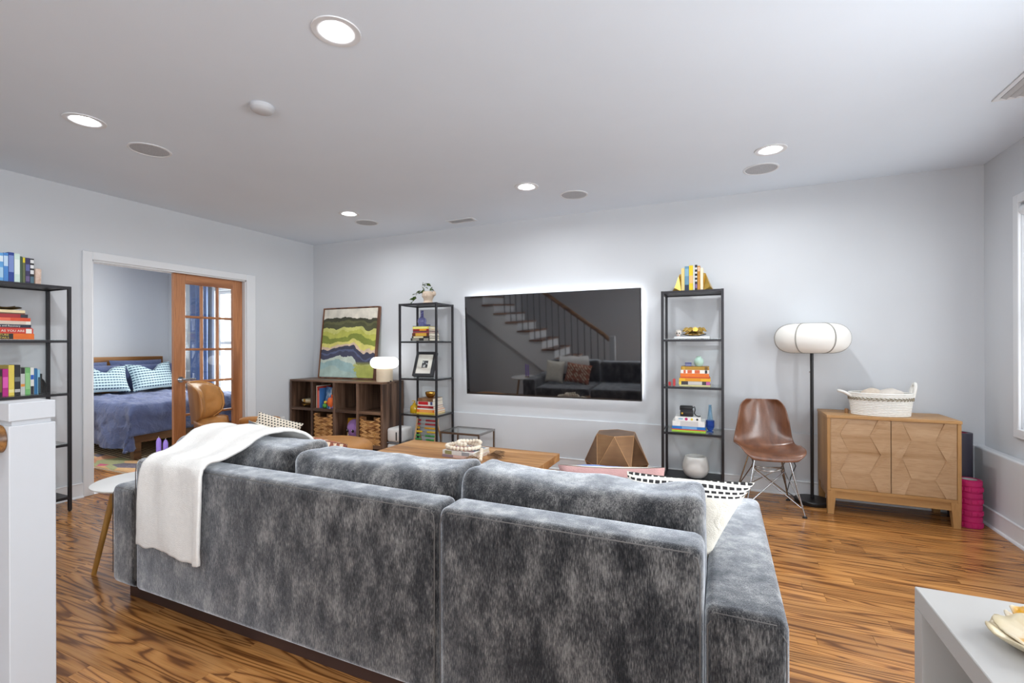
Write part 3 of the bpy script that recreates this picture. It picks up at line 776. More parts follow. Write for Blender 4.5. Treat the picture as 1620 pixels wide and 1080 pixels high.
t = thing('instant_camera', 'black instant camera lying on the white book stack', 'camera', (TRX + 0.15, TY + 0.06, zt))
part('body', MB().box(0, 0.105, 0, 0.09, 0, 0.05, 0.006, 2), M_BLACK, t, 40); part('top_hump', MB().box(-0.004, 0.1, 0.01, 0.085, 0.05, 0.088, 0.006, 2), M_BLACK, t, 40)
part('lens_panel', MB().box(0.004, 0.1, -0.003, 0.0, 0.052, 0.058), plain((60, 60, 64), 0.3), t); part('shutter_button', MB().cyl((0.018, -0.006, 0.028), (0.018, 0, 0.028), 0.008, n=14), plain((214, 170, 60), 0.4), t)
part('strap', MB().tube([(0.1, 0.03, 0.075), (0.118, 0.025, 0.085), (0.122, 0.02, 0.06), (0.115, 0.015, 0.03), (0.13, 0.01, 0.012), (0.15, 0.01, 0.006), (0.165, 0.02, 0.008)], 0.0045, 8), M_BLACK, t, 60)
def tintglass(name, c, rough=0.03):
    m = NT(name); m.set(Base__Color=lin(c), Roughness=rough, Transmission__Weight=0.75, IOR=1.35); return m.mat
t = thing('blue_vase', 'tall slender blue glass vase in a cobalt cup on the right shelf tower', 'vase', (TRX + 0.39, TY + 0.12, Z4))
part('cup', MB().lathe([(0.0, 0.0), (0.028, 0.0), (0.029, 0.006), (0.012, 0.012), (0.024, 0.02), (0.034, 0.045), (0.034, 0.1), (0.031, 0.1), (0.03, 0.045), (0.0, 0.03)], 24), tintglass('cobalt_glass', (70, 120, 214)), t, 50)
part('neck', MB().lathe([(0.0, 0.05), (0.026, 0.06), (0.024, 0.1), (0.016, 0.17), (0.011, 0.225), (0.013, 0.232), (0.01, 0.228), (0.008, 0.17), (0.0, 0.07)], 24), tintglass('aqua_glass', (176, 214, 238)), t, 50)
# right tower base: ribbed white pot
def ribpot():
    n = 72; prof = [(0.0, 0.0), (0.06, 0.0), (0.075, 0.008), (0.094, 0.03), (0.108, 0.06), (0.112, 0.08), (0.106, 0.12), (0.096, 0.16), (0.088, 0.178), (0.082, 0.184), (0.074, 0.18), (0.078, 0.15), (0.085, 0.1), (0.0, 0.06)]
    mb = MB(); mb.lathe(prof, n)
    for i, v in enumerate(mb.v):
        if 0.06 < v.z < 0.13 and i // n < 9 and (i % n) % 2: v.x *= 0.978; v.y *= 0.978
    return mb
solo('ribbed_planter', ribpot(), plain((224, 222, 218), 0.5, var=0.03), 'white ribbed ceramic planter on the bottom of the right shelf tower', 'planter', (TRX + 0.27, TY + 0.17, 0.1192), 0, 50)

# ---------------- left tower contents
M_LEAF = NT('ivy_leaf'); v_ = M_LEAF.coord('Object'); M_LEAF.col(M_LEAF.ramp(M_LEAF.noise(v_, 40, 3), [(0.35, lin((36, 60, 24))), (0.55, lin((70, 98, 36))), (0.7, lin((128, 140, 62)))])); M_LEAF.set(Roughness=0.4); M_LEAF = M_LEAF.mat
t = thing('potted_ivy', 'trailing ivy in a beige head-shaped planter on the left shelf tower', 'plant', (TLX + 0.28, TY + 0.17, 1.75))
M_CLAY = plain((204, 184, 164), 0.7, var=0.05, bump=0.1)
def head(u, v):
    a = 2 * pi * u; z = 0.03 + 0.11 * v
    prof = [(0.0, 0.045), (0.2, 0.05), (0.35, 0.058), (0.55, 0.066), (0.8, 0.066), (1.0, 0.055)]
    for (q0, r0), (q1, r1) in zip(prof, prof[1:]):
        if v <= q1 + 1e-6: r = r0 + (r1 - r0) * (v - q0) / (q1 - q0); break
    # face looks to -x: nose, chin, brow
    f = max(0, -cos(a)) ** 6
    r += f * (0.012 * math.exp(-((v - 0.5) / 0.1) ** 2) + 0.008 * math.exp(-((v - 0.14) / 0.08) ** 2) + 0.004 * math.exp(-((v - 0.75) / 0.1) ** 2) - 0.005 * math.exp(-((v - 0.3) / 0.06) ** 2))
    return (r * cos(a) * 1.05, r * sin(a) * 0.9, z)
mb = MB(); mb.grid(head, 40, 22, cu=True); mb.lathe([(0.0, 0.0), (0.068, 0.0), (0.066, 0.012), (0.05, 0.024), (0.044, 0.036)], 32)
part('head_pot', mb, M_CLAY, t, 60)
part('hair_bun', MB().ball((0.078, 0, 0.115), (0.022, 0.024, 0.03), 14, 10), M_CLAY, t, 60)
for s_ in (-1, 1): part('ear', MB().ball((0.008, s_ * 0.06, 0.088), (0.01, 0.008, 0.016), 10, 8), M_CLAY, t, 60)
part('soil', MB().lathe([(0.0, 0.128), (0.056, 0.128)], 24), plain((60, 44, 32), 0.9), t)
stems = [[(-0.03, 0, 0.12), (-0.06, -0.01, 0.18), (-0.02, -0.02, 0.235), (0.0, -0.02, 0.22)], [(-0.03, -0.02, 0.12), (-0.09, -0.03, 0.155), (-0.13, -0.04, 0.11), (-0.16, -0.05, 0.05), (-0.19, -0.06, 0.005)], [(0.0, 0, 0.12), (0.02, 0.01, 0.17), (0.05, 0, 0.19)], [(-0.03, 0.01, 0.12), (-0.08, 0.0, 0.2), (-0.07, 0, 0.25)]]
def leafgeo(sz):
    vs = [(0, 0, 0), (0.3, 0.32, 0.05), (0.28, -0.32, 0.05), (0.62, 0.2, 0.06), (0.6, -0.22, 0.06), (1, 0, -0.08), (0.45, 0, -0.03)]
    return [(a * sz, b * sz, c * sz) for a, b, c in vs], [(0, 6, 1), (0, 2, 6), (1, 6, 3), (2, 4, 6), (3, 6, 5), (4, 5, 6)]
rr = random.Random(8)
for st in stems:
    part('stem', MB().tube(st, 0.002, 6), plain((90, 104, 50), 0.6), t)
    for i in range(len(st) - 1):
        for q in (0.35, 0.85):
            p = Vector(st[i]).lerp(Vector(st[i + 1]), q); vs, fs = leafgeo(rr.uniform(0.055, 0.085))
            d = Vector(st[i + 1]) - Vector(st[i])
            M_ = Matrix.Translation(p) @ Euler((rr.uniform(-0.9, 0.9), rr.uniform(0.0, 0.9), atan2(d.y, d.x) + rr.uniform(-1.4, 1.4))).to_matrix().to_4x4()
            part('leaf', MB().add(vs, fs, M_), M_LEAF, t, 60)
g = 'dark book stack on the left shelf tower'
LX = TLX + 0.105
zt = stack([(0.03, 0.25, 0.2, (48, 44, 40), 'charcoal book with grey lettering marks, lowest', 0.0, dict(bands=[(0.1, 0.45, (140, 136, 126)), (0.7, 0.95, (150, 146, 136))])), (0.02, 0.235, 0.2, (40, 34, 30), 'dark brown book with cream title mark', 0.015, dict(bands=[(0.1, 0.65, (214, 206, 170))])),
       (0.036, 0.225, 0.2, (96, 50, 26), 'rust brown book with gold panel', 0.02, dict(bands=[(0.2, 0.85, (206, 160, 60))])), (0.014, 0.215, 0.19, (150, 70, 80), 'rose book', 0.03), (0.008, 0.21, 0.19, (60, 60, 62), 'thin grey book', 0.03),
       (0.02, 0.212, 0.19, (150, 34, 34), 'red and orange book', 0.03, dict(bands=[(0.42, 0.85, (226, 150, 30))])), (0.026, 0.212, 0.19, (224, 218, 90), 'yellow book', 0.028, dict(bands=[(0.05, 0.9, (232, 226, 130))])), (0.008, 0.205, 0.19, (96, 96, 120), 'thin slate book, topmost', 0.03)],
      (LX, TY + 0.08, Z2), 0, g, 'in the stack below the ivy')
t = thing('violet_bottle', 'violet glass bottle with stacked body on the book stack below the ivy', 'bottle', (LX + 0.1, TY + 0.16, zt))
part('body', MB().lathe([(0.0, 0.0), (0.035, 0.0), (0.046, 0.02), (0.044, 0.04), (0.05, 0.055), (0.044, 0.08), (0.022, 0.1), (0.017, 0.12), (0.017, 0.17), (0.02, 0.175), (0.016, 0.175), (0.012, 0.12), (0.0, 0.09)], 28), tintglass('violet_glass', (158, 160, 214)), t, 50)
part('dish', MB().lathe([(0.0, 0.0), (0.03, 0.0), (0.034, 0.014), (0.031, 0.014), (0.0, 0.006)], 20, M=T(0.085, -0.02, 0)), tintglass('violet_glass_2', (130, 132, 190)), t, 50)
# leaning photo frame, level 3
t = thing('photo_frame', 'black photo frame with white mat leaning on the left shelf tower', 'picture frame', (TLX + 0.245, TY + 0.09, Z3 + 0.0205), 0)
Mf = T(0, 0, 0, rz=0.1) @ T(rx=-0.4)
mb = MB(); fw, fh, fb, ft = 0.25, 0.29, 0.03, 0.05
mb.box(-fw / 2, -fw / 2 + fb, 0, ft, 0, fh, 0.002, 1, M=Mf); mb.box(fw / 2 - fb, fw / 2, 0, ft, 0, fh, 0.002, 1, M=Mf)
mb.box(-fw / 2 + fb, fw / 2 - fb, 0, ft, 0, fb, 0.002, 1, M=Mf); mb.box(-fw / 2 + fb, fw / 2 - fb, 0, ft, fh - fb, fh, 0.002, 1, M=Mf)
part('frame', mb, plain((42, 42, 46), 0.4), t)
part('mat_board', MB().box(-fw / 2 + fb, fw / 2 - fb, 0.012, 0.016, fb, fh - fb, M=Mf), plain((228, 224, 214), 0.8), t)
def photo_mat():
    m = NT('grey_photo'); v = m.coord('Object', (1, 1, 1)); m.col(m.ramp(m.noise(v, 28, 2), [(0.42, lin((30, 30, 32))), (0.52, lin((90, 90, 92))), (0.6, lin((206, 206, 204)))])); m.set(Roughness=0.4); return m.mat
part('photograph', MB().box(-0.032, 0.04, 0.0112, 0.012, 0.1, 0.185, M=Mf), photo_mat(), t)
# level 4: soap bottle, stack, bowl
g = 'red book stack on the left shelf tower'
zt = stack([(0.016, 0.235, 0.22, (226, 190, 60), 'thin yellow book, lowest', 0.0), (0.03, 0.23, 0.22, (228, 120, 40), 'orange book with cream marks', 0.004, dict(bands=[(0.15, 0.9, (236, 160, 90))])), (0.014, 0.215, 0.21, (232, 228, 220), 'thin white book', 0.01), (0.026, 0.21, 0.2, (150, 26, 34), 'crimson book', 0.012, dict(bands=[(0.2, 0.7, (180, 60, 60))])), (0.01, 0.205, 0.2, (236, 232, 226), 'thin cream book', 0.014),
       (0.036, 0.205, 0.2, (226, 222, 218), 'white book with red panel', 0.014, dict(bands=[(0.05, 0.68, (190, 30, 40)), (0.82, 0.95, (70, 80, 130))])), (0.036, 0.195, 0.2, (124, 88, 58), 'brown linen book, topmost', 0.02, dict(bands=[(0.3, 0.6, (140, 104, 74))]))],
      (TLX + 0.195, TY + 0.06, Z4), 0, g, 'in the stack under the brass bowl')
solo('brass_bowl', MB().lathe([(0.0, 0.0), (0.03, 0.0), (0.05, 0.02), (0.058, 0.05), (0.055, 0.064), (0.052, 0.064), (0.053, 0.05), (0.045, 0.024), (0.0, 0.008)], 28), M_BRASS, 'small brass bowl on the red book stack of the left tower', 'bowl', (TLX + 0.32, TY + 0.15, zt), 0, 50)
t = thing('soap_bottle', 'amber yellow glass pump bottle on the left shelf tower', 'bottle', (TLX + 0.14, TY + 0.1, Z4))
part('body', MB().lathe([(0.0, 0.0), (0.046, 0.0), (0.05, 0.006), (0.049, 0.05), (0.043, 0.075), (0.02, 0.092), (0.018, 0.1), (0.0, 0.1)], 28), plain((206, 166, 30), 0.12, var=0.1, Transmission__Weight=0.3), t, 50)
mb = MB(); mb.cyl((0, 0, 0.1), (0, 0, 0.112), 0.018, n=20); mb.cyl((0, 0, 0.112), (0, 0, 0.128), 0.006, n=12); mb.box(-0.034, 0.012, -0.007, 0.007, 0.126, 0.136, 0.003, 2)
part('pump', mb, plain((208, 170, 50), 0.25), t, 40)
# abacus on the base of the left tower
t = thing('toy_abacus', 'wooden toy abacus with coloured bead rows under the left shelf tower', 'toy', (TLX + 0.14, TY + 0.05, 0.1235), 0)
Ma = T(rx=-0.26); M_PINE = wood('pine', (196, 160, 118), (212, 180, 140), (224, 196, 160), 2, 2, 0.5, 5)
for xx in (0, 0.27): part('side_post', MB().box(xx, xx + 0.016, 0, 0.016, 0, 0.36, 0.002, 1, M=Ma), M_PINE, t)
for xx in (0, 0.27): part('back_leg', MB().box(xx, xx + 0.016, -0.008, 0.008, 0, 0.3, 0.002, 1, M=T(0, 0.2, 0, rx=0.36)), M_PINE, t)
part('base_bar', MB().box(0.016, 0.27, 0, 0.016, 0.01, 0.03, M=Ma), M_PINE, t)
cols = [(184, 36, 46), (190, 40, 50), (232, 176, 40), (236, 196, 40), (70, 160, 74), (66, 158, 80), (40, 100, 180)]
rr = random.Random(2)
for i, c in enumerate(cols):
    z = 0.335 - i * 0.042
    rod = part('rod', MB().cyl((0.01, 0.008, z), (0.276, 0.008, z), 0.002, n=6, M=Ma), M_STEEL, t)
    mb = MB(); k = rr.randint(2, 6); xs = [0.03 + 0.019 * q for q in range(k)] + [0.262 - 0.019 * q for q in range(10 - k)]
    for xx in xs: mb.ball((xx, 0.008, z), (0.0088, 0.012, 0.012), 8, 6, M=Ma)
    part('bead_row', mb, plain(c, 0.35), t, 60)
# ------------------------------------------------------------------ walnut cube bookcase
BC = (-4.955, 4.262)
t = thing('cube_bookcase', 'dark walnut cube bookcase with eight compartments in the corner', 'bookcase', (BC[0], BC[1], 0))
bw, bd, bh, bz0 = 1.452, 0.392, 0.868, 0.105; pt = 0.02
part('top_panel', MB().box(0, bw, 0, bd, bh - 0.024, bh, 0.002, 1), M_WALNUT_X, t)
for x in (0, bw - 0.028): part('side_panel', MB().box(x, x + 0.028, 0, bd, bz0, bh - 0.024, 0.002, 1), M_WALNUT, t)
part('bottom_panel', MB().box(0.028, bw - 0.028, 0, bd, bz0, bz0 + 0.04), M_WALNUT_X, t)
iw = (bw - 0.056 - 3 * 0.034) / 4
CX = []
for k in range(4):
    CX.append(0.028 + k * (iw + 0.034))
    if k: part('divider', MB().box(CX[k] - 0.034, CX[k], 0.002, bd - 0.01, bz0 + 0.04, bh - 0.024), M_WALNUT, t)
for k in range(4): part('shelf', MB().box(CX[k], CX[k] + iw, 0.003, bd - 0.01, 0.492, 0.524), M_WALNUT_X, t)
part('back_panel', MB().box(0.028, bw - 0.028, bd - 0.01, bd, bz0, bh - 0.024), wood('walnut_back', (44, 32, 26), (72, 54, 44), (88, 68, 56), 2, 1.0, 0.6, 8), t)
part('plinth', MB().box(0.03, bw - 0.03, 0.03, bd - 0.01, 0, bz0), plain((34, 27, 25), 0.6), t)

# woven storage baskets
def weave_mat():
    m = NT('woven_hyacinth'); v = m.coord('Object', (1, 1, 1))
    n = m.noise(v, 90, 3)
    m.col(m.ramp(n, [(0.3, lin((142, 98, 54))), (0.55, lin((196, 146, 88))), (0.75, lin((214, 168, 108)))])); m.set(Roughness=0.65); m.bump(n, 0.3, 0.004)
    return m.mat
M_WEAVE = weave_mat()
M_WEAVE_D = plain((138, 92, 50), 0.65, var=0.12, vs=60)
M_WEAVE_L = plain((206, 158, 98), 0.65, var=0.1, vs=60)
def basket(k, lb):
    w_, h_, d_ = iw - 0.012, 0.318, 0.33
    t = thing('woven_basket', lb, 'basket', (BC[0] + CX[k] + 0.006, BC[1] + 0.006, bz0 + 0.041), 0, 'woven cube baskets')
    core = MB(); th = 0.006
    core.box(0, w_, d_ - th, d_, 0, h_); core.box(0, th, th, d_ - th, 0, h_); core.box(w_ - th, w_, th, d_ - th, 0, h_); core.box(0, w_, 0.006, d_, 0, 0.006)
    hw = 0.055
    core.box(0, w_, 0.006, 0.006 + th, 0, h_ - 0.04); core.box(0, w_ / 2 - hw, 0.006, 0.006 + th, h_ - 0.04, h_); core.box(w_ / 2 + hw, w_, 0.006, 0.006 + th, h_ - 0.04, h_)
    part('body', core, plain((104, 70, 38), 0.8), t)
    mb = MB(); ns, nc = 14, 6   # plaited front strips
    rr = random.Random(k)
    for r in range(ns):
        z0 = h_ * r / ns
        for c in range(nc):
            x0 = w_ * c / nc; x1 = w_ * (c + 1) / nc
            if z0 + h_ / ns > h_ - 0.036 and x1 > w_ / 2 - hw and x0 < w_ / 2 + hw: continue
            s = 1 if r % 2 else -1; zt, q = z0 + h_ / ns, w_ / nc * 0.5
            d0, d1 = (0.0, 0.007) if (r + c) % 2 else (0.006, 0.001)
            vs = [(x0 - s * q, d0, z0), (x1 - s * q - 0.002, d1, z0), (x1 + s * q - 0.002, d1, zt - 0.001), (x0 + s * q, d0, zt - 0.001)]
            mb.cur = rr.choice((0, 0, 1, 2))
            mb.add([(min(max(a, 0.0), w_), b, cc) for a, b, cc in vs], [(0, 1, 2, 3)])
    o = part('woven_front', mb, [M_WEAVE, M_WEAVE_D, M_WEAVE_L], t); solidify(o, 0.004, 0)
basket(1, 'woven basket in the second column of the cube bookcase'); basket(3, 'woven basket in the rightmost column of the cube bookcase')
# items in the cubes
zs = 0.525; X0 = BC[0]
t = thing('brass_dish_stack', 'cream bowl on a brass footed tray in the top left cube', 'dish', (X0 + CX[0] + 0.198, BC[1] + 0.13, zs + 0.001))
part('tray', MB().lathe([(0.0, 0.026), (0.11, 0.028), (0.118, 0.04), (0.112, 0.04), (0.0, 0.032)], 32), M_BRASS, t, 50)
for a in range(3): part('foot', MB().ball((0.085 * cos(a * 2.1 + 3.6), 0.085 * sin(a * 2.1 + 3.6), 0.013), 0.0135, 10, 8), M_BRASS, t, 60)
part('bowl', MB().lathe([(0.0, 0.041), (0.06, 0.042), (0.105, 0.065), (0.112, 0.085), (0.1, 0.09), (0.05, 0.095), (0.0, 0.1)], 32), plain((216, 206, 176), 0.4), t, 50)
part('band', MB().box(-0.012, 0.012, -0.114, -0.1, 0.062, 0.1, 0.002, 1), M_BRASS, t)
g = 'picture books in the second top cube'
bx = X0 + CX[1] + 0.02
row([(0.012, 0.27, 0.22, (214, 206, 190), 'pale thin picture book'), (0.014, 0.26, 0.22, (200, 70, 60), 'red picture book'), (0.018, 0.21, 0.2, (230, 130, 110), 'salmon picture book'), (0.012, 0.24, 0.22, (70, 120, 180), 'blue picture book')], 0, (bx, BC[1] + 0.04, zs), 0, g, 'in the second top cube')
def art_mat(name, cols, sc):
    m = NT(name); v = m.coord('Object')
    m.col(m.ramp(m.noise(v, sc, 3, 0.5, 1.5), [(0.28 + 0.44 * i / (len(cols) - 1), lin(c)) for i, c in enumerate(cols)])); m.set(Roughness=0.35)
    return m.mat
t = thing('picture_book', 'blue illustrated picture book leaning inside the second top cube', 'book', (X0 + CX[1] + 0.09, BC[1] + 0.1, zs), -0.5)
part('cover', MB().box(0, 0.19, 0, 0.01, 0, 0.26, M=T(rx=-0.1)), art_mat('seaside_print', [(200, 214, 226), (96, 150, 196), (60, 100, 160), (130, 150, 180)], 9), t)
part('page_block', MB().box(0.002, 0.188, 0.0102, 0.016, 0.002, 0.256, M=T(rx=-0.1)), M_PAGES, t)
t = thing('orange_fish_toy', 'orange plush fish toy in front of picture books', 'toy', (X0 + CX[1] + 0.255, BC[1] + 0.05, zs + 0.001))
part('body', MB().ball((0, 0, 0.075), (0.055, 0.045, 0.072), 18, 12), plain((222, 104, 44), 0.8, bump=0.3), t, 60)
part('fin', MB().ball((0.02, -0.01, 0.15), (0.028, 0.012, 0.02), 10, 8), plain((216, 90, 36), 0.8), t, 60)
part('tail', MB().box(0.0, 0.045, -0.02, 0.02, 0.0, 0.045, 0.01, 2), plain((150, 130, 190), 0.8), t, 60)
t = thing('stacking_toy', 'green and yellow wooden toy beside the orange plush fish', 'toy', (X0 + CX[1] + 0.15, BC[1] + 0.05, zs))
part('ball', MB().ball((0, 0, 0.03), 0.03, 14, 10), plain((80, 150, 60), 0.4), t, 60); part('cap', MB().ball((0.01, 0, 0.072), (0.022, 0.02, 0.018), 12, 8), plain((228, 200, 50), 0.4), t, 60); part('spout', MB().tube([(0.02, 0, 0.06), (0.045, 0, 0.075), (0.06, 0, 0.095)], 0.008, 8), plain((190, 60, 110), 0.4), t, 60)
zb = bz0 + 0.041
t = thing('framed_print', 'yellow framed picture in the third lower cube', 'picture frame', (X0 + CX[2] + 0.02, BC[1] + 0.17, zb + 0.004), 0.25)
part('frame', MB().box(0, 0.2, 0, 0.018, 0, 0.25, 0.002, 1, M=T(rx=-0.12)), plain((222, 168, 40), 0.5), t)
part('print', MB().box(0.03, 0.17, -0.001, 0.0, 0.03, 0.215, M=T(rx=-0.12)), art_mat('night_print', [(50, 36, 60), (120, 60, 90), (60, 40, 50)], 25), t)
solo('white_card', MB().box(0, 0.09, 0, 0.012, 0, 0.17, M=T(rx=-0.1)), plain((224, 222, 226), 0.6), 'white card standing beside the purple plush', 'card', (X0 + CX[2] + 0.075, BC[1] + 0.12, zb))
t = thing('purple_plush', 'purple plush octopus with big eyes in the third lower cube', 'toy', (X0 + CX[2] + 0.215, BC[1] + 0.1, zb))
M_PLUSH = plain((164, 126, 190), 0.95, var=0.08, bump=0.5, bs=160)
part('head', MB().ball((0, 0, 0.155), (0.098, 0.078, 0.11), 22, 16), M_PLUSH, t, 60)
for sx in (-0.045, 0.028):
    e = part('eye', MB().ball((sx, -0.064, 0.135), (0.02, 0.014, 0.023), 12, 8), M_BLACK, t, 60)
    part('eye_glint', MB().ball((sx - 0.004, -0.0765, 0.143), 0.0045, 8, 6), M_WHITE, e, 60)
for a in range(6):
    an = pi + a * pi / 5
    part('tentacle', MB().tube([(0.05 * cos(an), 0.05 * sin(an), 0.06), (0.085 * cos(an), 0.075 * sin(an), 0.022), (0.1 * cos(an), 0.085 * sin(an), 0.02)], [0.028, 0.022, 0.018], 10), M_PLUSH, t, 60)
part('bow', MB().ball((0.082, -0.03, 0.2), (0.02, 0.015, 0.016), 10, 8), plain((226, 196, 90), 0.7), t, 60)

# ------------------------------------------------------------------ leaning abstract painting
t = thing('abstract_painting', 'framed abstract landscape painting leaning on the cube bookcase', 'painting', (-4.285, 4.5, bh + 0.0056), 0)
def painting_mat(pw, ph):
    m = NT('abstract_canvas')
    uv = m.coord('Object', (1 / pw, 1, 1 / ph), (0, 0, 0), (0.5, 0, 0))
    sp = m.n('SeparateXYZ', i0=uv); x, z = sp.outputs[0], sp.outputs[2]
    nn = m.noise(uv, 2.2, 2); fine = m.noise(uv, 7.0, 4, 0.6); big = m.noise(m.coord('Object', (3, 3, 3)), 1.0, 1)
    # wavy height
    wv = m.math('MULTIPLY', m.math('SINE', m.math('MULTIPLY_ADD', x, 6.0, 2.6)), 0.022)
    zz = m.math('ADD', m.math('ADD', z, wv), m.math('MULTIPLY', m.math('SUBTRACT', nn, 0.5), 0.34))
    zz = m.math('ADD', zz, m.math('MULTIPLY', m.math('SUBTRACT', fine, 0.5), 0.09))
    r = m.n('ValToRGB', Fac=zz); r.color_ramp.interpolation = 'CONSTANT'; e = r.color_ramp.elements
    st = [(0.0, (176, 198, 190)), (0.12, (160, 190, 190)), (0.22, (204, 216, 204)), (0.27, (70, 72, 96)), (0.335, (90, 98, 130)), (0.36, (64, 66, 88)), (0.41, (220, 196, 172)), (0.44, (222, 214, 120)), (0.49, (134, 146, 62)), (0.56, (190, 192, 90)), (0.61, (206, 206, 120)), (0.66, (82, 84, 56)), (0.72, (100, 100, 66)), (0.76, (66, 66, 50)), (0.81, (228, 222, 208))]
    e[0].position = 0; e[0].color = lin(st[0][1]); e[1].position = st[1][0]; e[1].color = lin(st[1][1])
    for p_, c_ in st[2:]:
        q = e.new(p_); q.color = lin(c_)
    right = m.ramp(m.math('ADD', x, m.math('MULTIPLY', m.math('SUBTRACT', fine, 0.5), 0.5)), [(0.66, (0, 0, 0, 1)), (0.68, (1, 1, 1, 1))])
    low = m.ramp(z, [(0.18, (1, 1, 1, 1)), (0.24, (0, 0, 0, 1))])
    c = m.mix(m.math('MULTIPLY', m.math('MULTIPLY', right, low), 0.9), r.outputs[0], lin((178, 182, 74)))
    var = m.ramp(fine, [(0.3, (0.78, 0.78, 0.78, 1)), (0.7, (1.12, 1.12, 1.12, 1))])
    c = m.mix(1.0, c, var, 'MULTIPLY')
    m.col(c); m.set(Roughness=0.6); m.bump(fine, 0.15, 0.004)
    return m.mat
pw, ph = 0.905, 0.905
Mp = T(rx=-0.115)
M_FRAMEWOOD = wood('frame_walnut', (84, 52, 36), (118, 78, 56), (140, 98, 72), 2, 1.5, 0.5, 6)
mb = MB()
mb.box(-pw / 2, -pw / 2 + 0.012, 0, 0.045, 0, ph, M=Mp); mb.box(pw / 2 - 0.012, pw / 2, 0, 0.045, 0, ph, M=Mp)
mb.box(-pw / 2 + 0.012, pw / 2 - 0.012, 0, 0.045, 0, 0.012, M=Mp); mb.box(-pw / 2 + 0.012, pw / 2 - 0.012, 0, 0.045, ph - 0.012, ph, M=Mp)
part('frame', mb, M_FRAMEWOOD, t)
part('canvas', MB().box(-pw / 2 + 0.018, pw / 2 - 0.018, 0.008, 0.04, 0.018, ph - 0.018, M=Mp), painting_mat(pw, ph), t)

# pill-shaped table lamp
t = thing('table_lamp', 'white pill-shaped table lamp lit on the cube bookcase', 'lamp', (-3.6, 4.42, bh), 0)
part('stem', MB().cyl((0, 0, 0.0), (0, 0, 0.15), 0.094, n=40), plain((222, 206, 180), 0.5), t, 40)
prof = [(0.0, 0.0)] + [(0.098 + 0.066 * sin(a * pi / 10), 0.066 - 0.066 * cos(a * pi / 10)) for a in range(11)] + [(0.0, 0.132)]
part('shade', MB().lathe(prof, 40, M=T(0, 0, 0.152)), M_PILL, t, 60)
part('switch', MB().cyl((0.12, -0.04, 0), (0.12, -0.04, 0.012), 0.01, n=14), M_BLACK, t)

# white humidifier on the floor
t = thing('humidifier', 'white rounded humidifier on the floor beside the bookcase', 'appliance', (-3.395, 4.44, 0))
part('base', MB().box(-0.1, 0.1, -0.12, 0.12, 0, 0.17, 0.03, 3), M_WHITE, t, 40); part('band', MB().box(-0.099, 0.099, -0.119, 0.119, 0.168, 0.186, 0.008, 2), plain((120, 122, 126), 0.4), t, 40)
part('tank', MB().box(-0.1, 0.1, -0.12, 0.12, 0.184, 0.345, 0.03, 3), M_WHITE, t, 40)
part('water_slot', MB().box(0.03, 0.046, -0.123, -0.119, 0.21, 0.305, 0.002, 1), M_BLACK, t)

# television
t = thing('television', 'large wall-mounted black television with white backlight glow', 'television', (-1.652, 4.59, 1.285), 0)
tw, thh = 1.915, 1.085; Mt = T(rx=radians(2.3))
part('casing', MB().box(-tw / 2, tw / 2, 0.0, 0.035, -thh / 2, thh / 2, 0.003, 1, M=Mt), M_BLACK, t)
scr = NT('glossy_screen'); scr.set(Base__Color=(0.006, 0.006, 0.008, 1), Roughness=0.035, IOR=2.6); scr = scr.mat
part('screen', MB().box(-tw / 2 + 0.008, tw / 2 - 0.008, -0.0015, 0.0, -thh / 2 + 0.014, thh / 2 - 0.008, M=Mt), scr, t)
part('bottom_bezel', MB().box(-tw / 2 + 0.008, tw / 2 - 0.008, -0.002, 0.0, -thh / 2, -thh / 2 + 0.013, M=Mt), plain((60, 56, 54), 0.4, 0.5), t)
part('wall_bracket', MB().box(-0.3, 0.3, 0.035, 0.076, -0.2, 0.2), M_BLACK, t)
for (a, b, c, d) in ((-tw / 2 + 0.03, tw / 2 - 0.03, thh / 2 - 0.045, thh / 2 - 0.03), (-tw / 2 + 0.03, tw / 2 - 0.03, -thh / 2 + 0.03, -thh / 2 + 0.045), (-tw / 2 + 0.03, -tw / 2 + 0.045, -thh / 2 + 0.05, thh / 2 - 0.05), (tw / 2 - 0.045, tw / 2 - 0.03, -thh / 2 + 0.05, thh / 2 - 0.05)):
    part('led_strip', MB().box(a, b, 0.036, 0.039, c, d, M=Mt), M_LED, t)

# nested chrome and glass side table
t = thing('glass_side_table', 'small chrome framed glass side table under the television', 'table', (-2.42, 4.3, 0), 0)
for (w_, d_, h_, oy) in ((0.44, 0.34, 0.4, 0.0),):
    for sx in (-1, 1):
        for sy in (-1, 1): part('leg', MB().box(sx * w_ / 2 - 0.009, sx * w_ / 2 + 0.009, sy * d_ / 2 - 0.009, sy * d_ / 2 + 0.009, 0, h_), M_STEEL, t)
        part('top_rail', MB().box(sx * w_ / 2 - 0.009, sx * w_ / 2 + 0.009, -d_ / 2 + 0.009, d_ / 2 - 0.009, h_ - 0.02, h_), M_STEEL, t)
        part('top_rail', MB().box(-w_ / 2 + 0.009, w_ / 2 - 0.009, sx * d_ / 2 - 0.009, sx * d_ / 2 + 0.009, h_ - 0.02, h_), M_STEEL, t)
    part('glass_top', MB().box(-w_ / 2 + 0.009, w_ / 2 - 0.009, -d_ / 2 + 0.009, d_ / 2 - 0.009, h_ - 0.008, h_ - 0.002), M_SHELFGLASS, t)

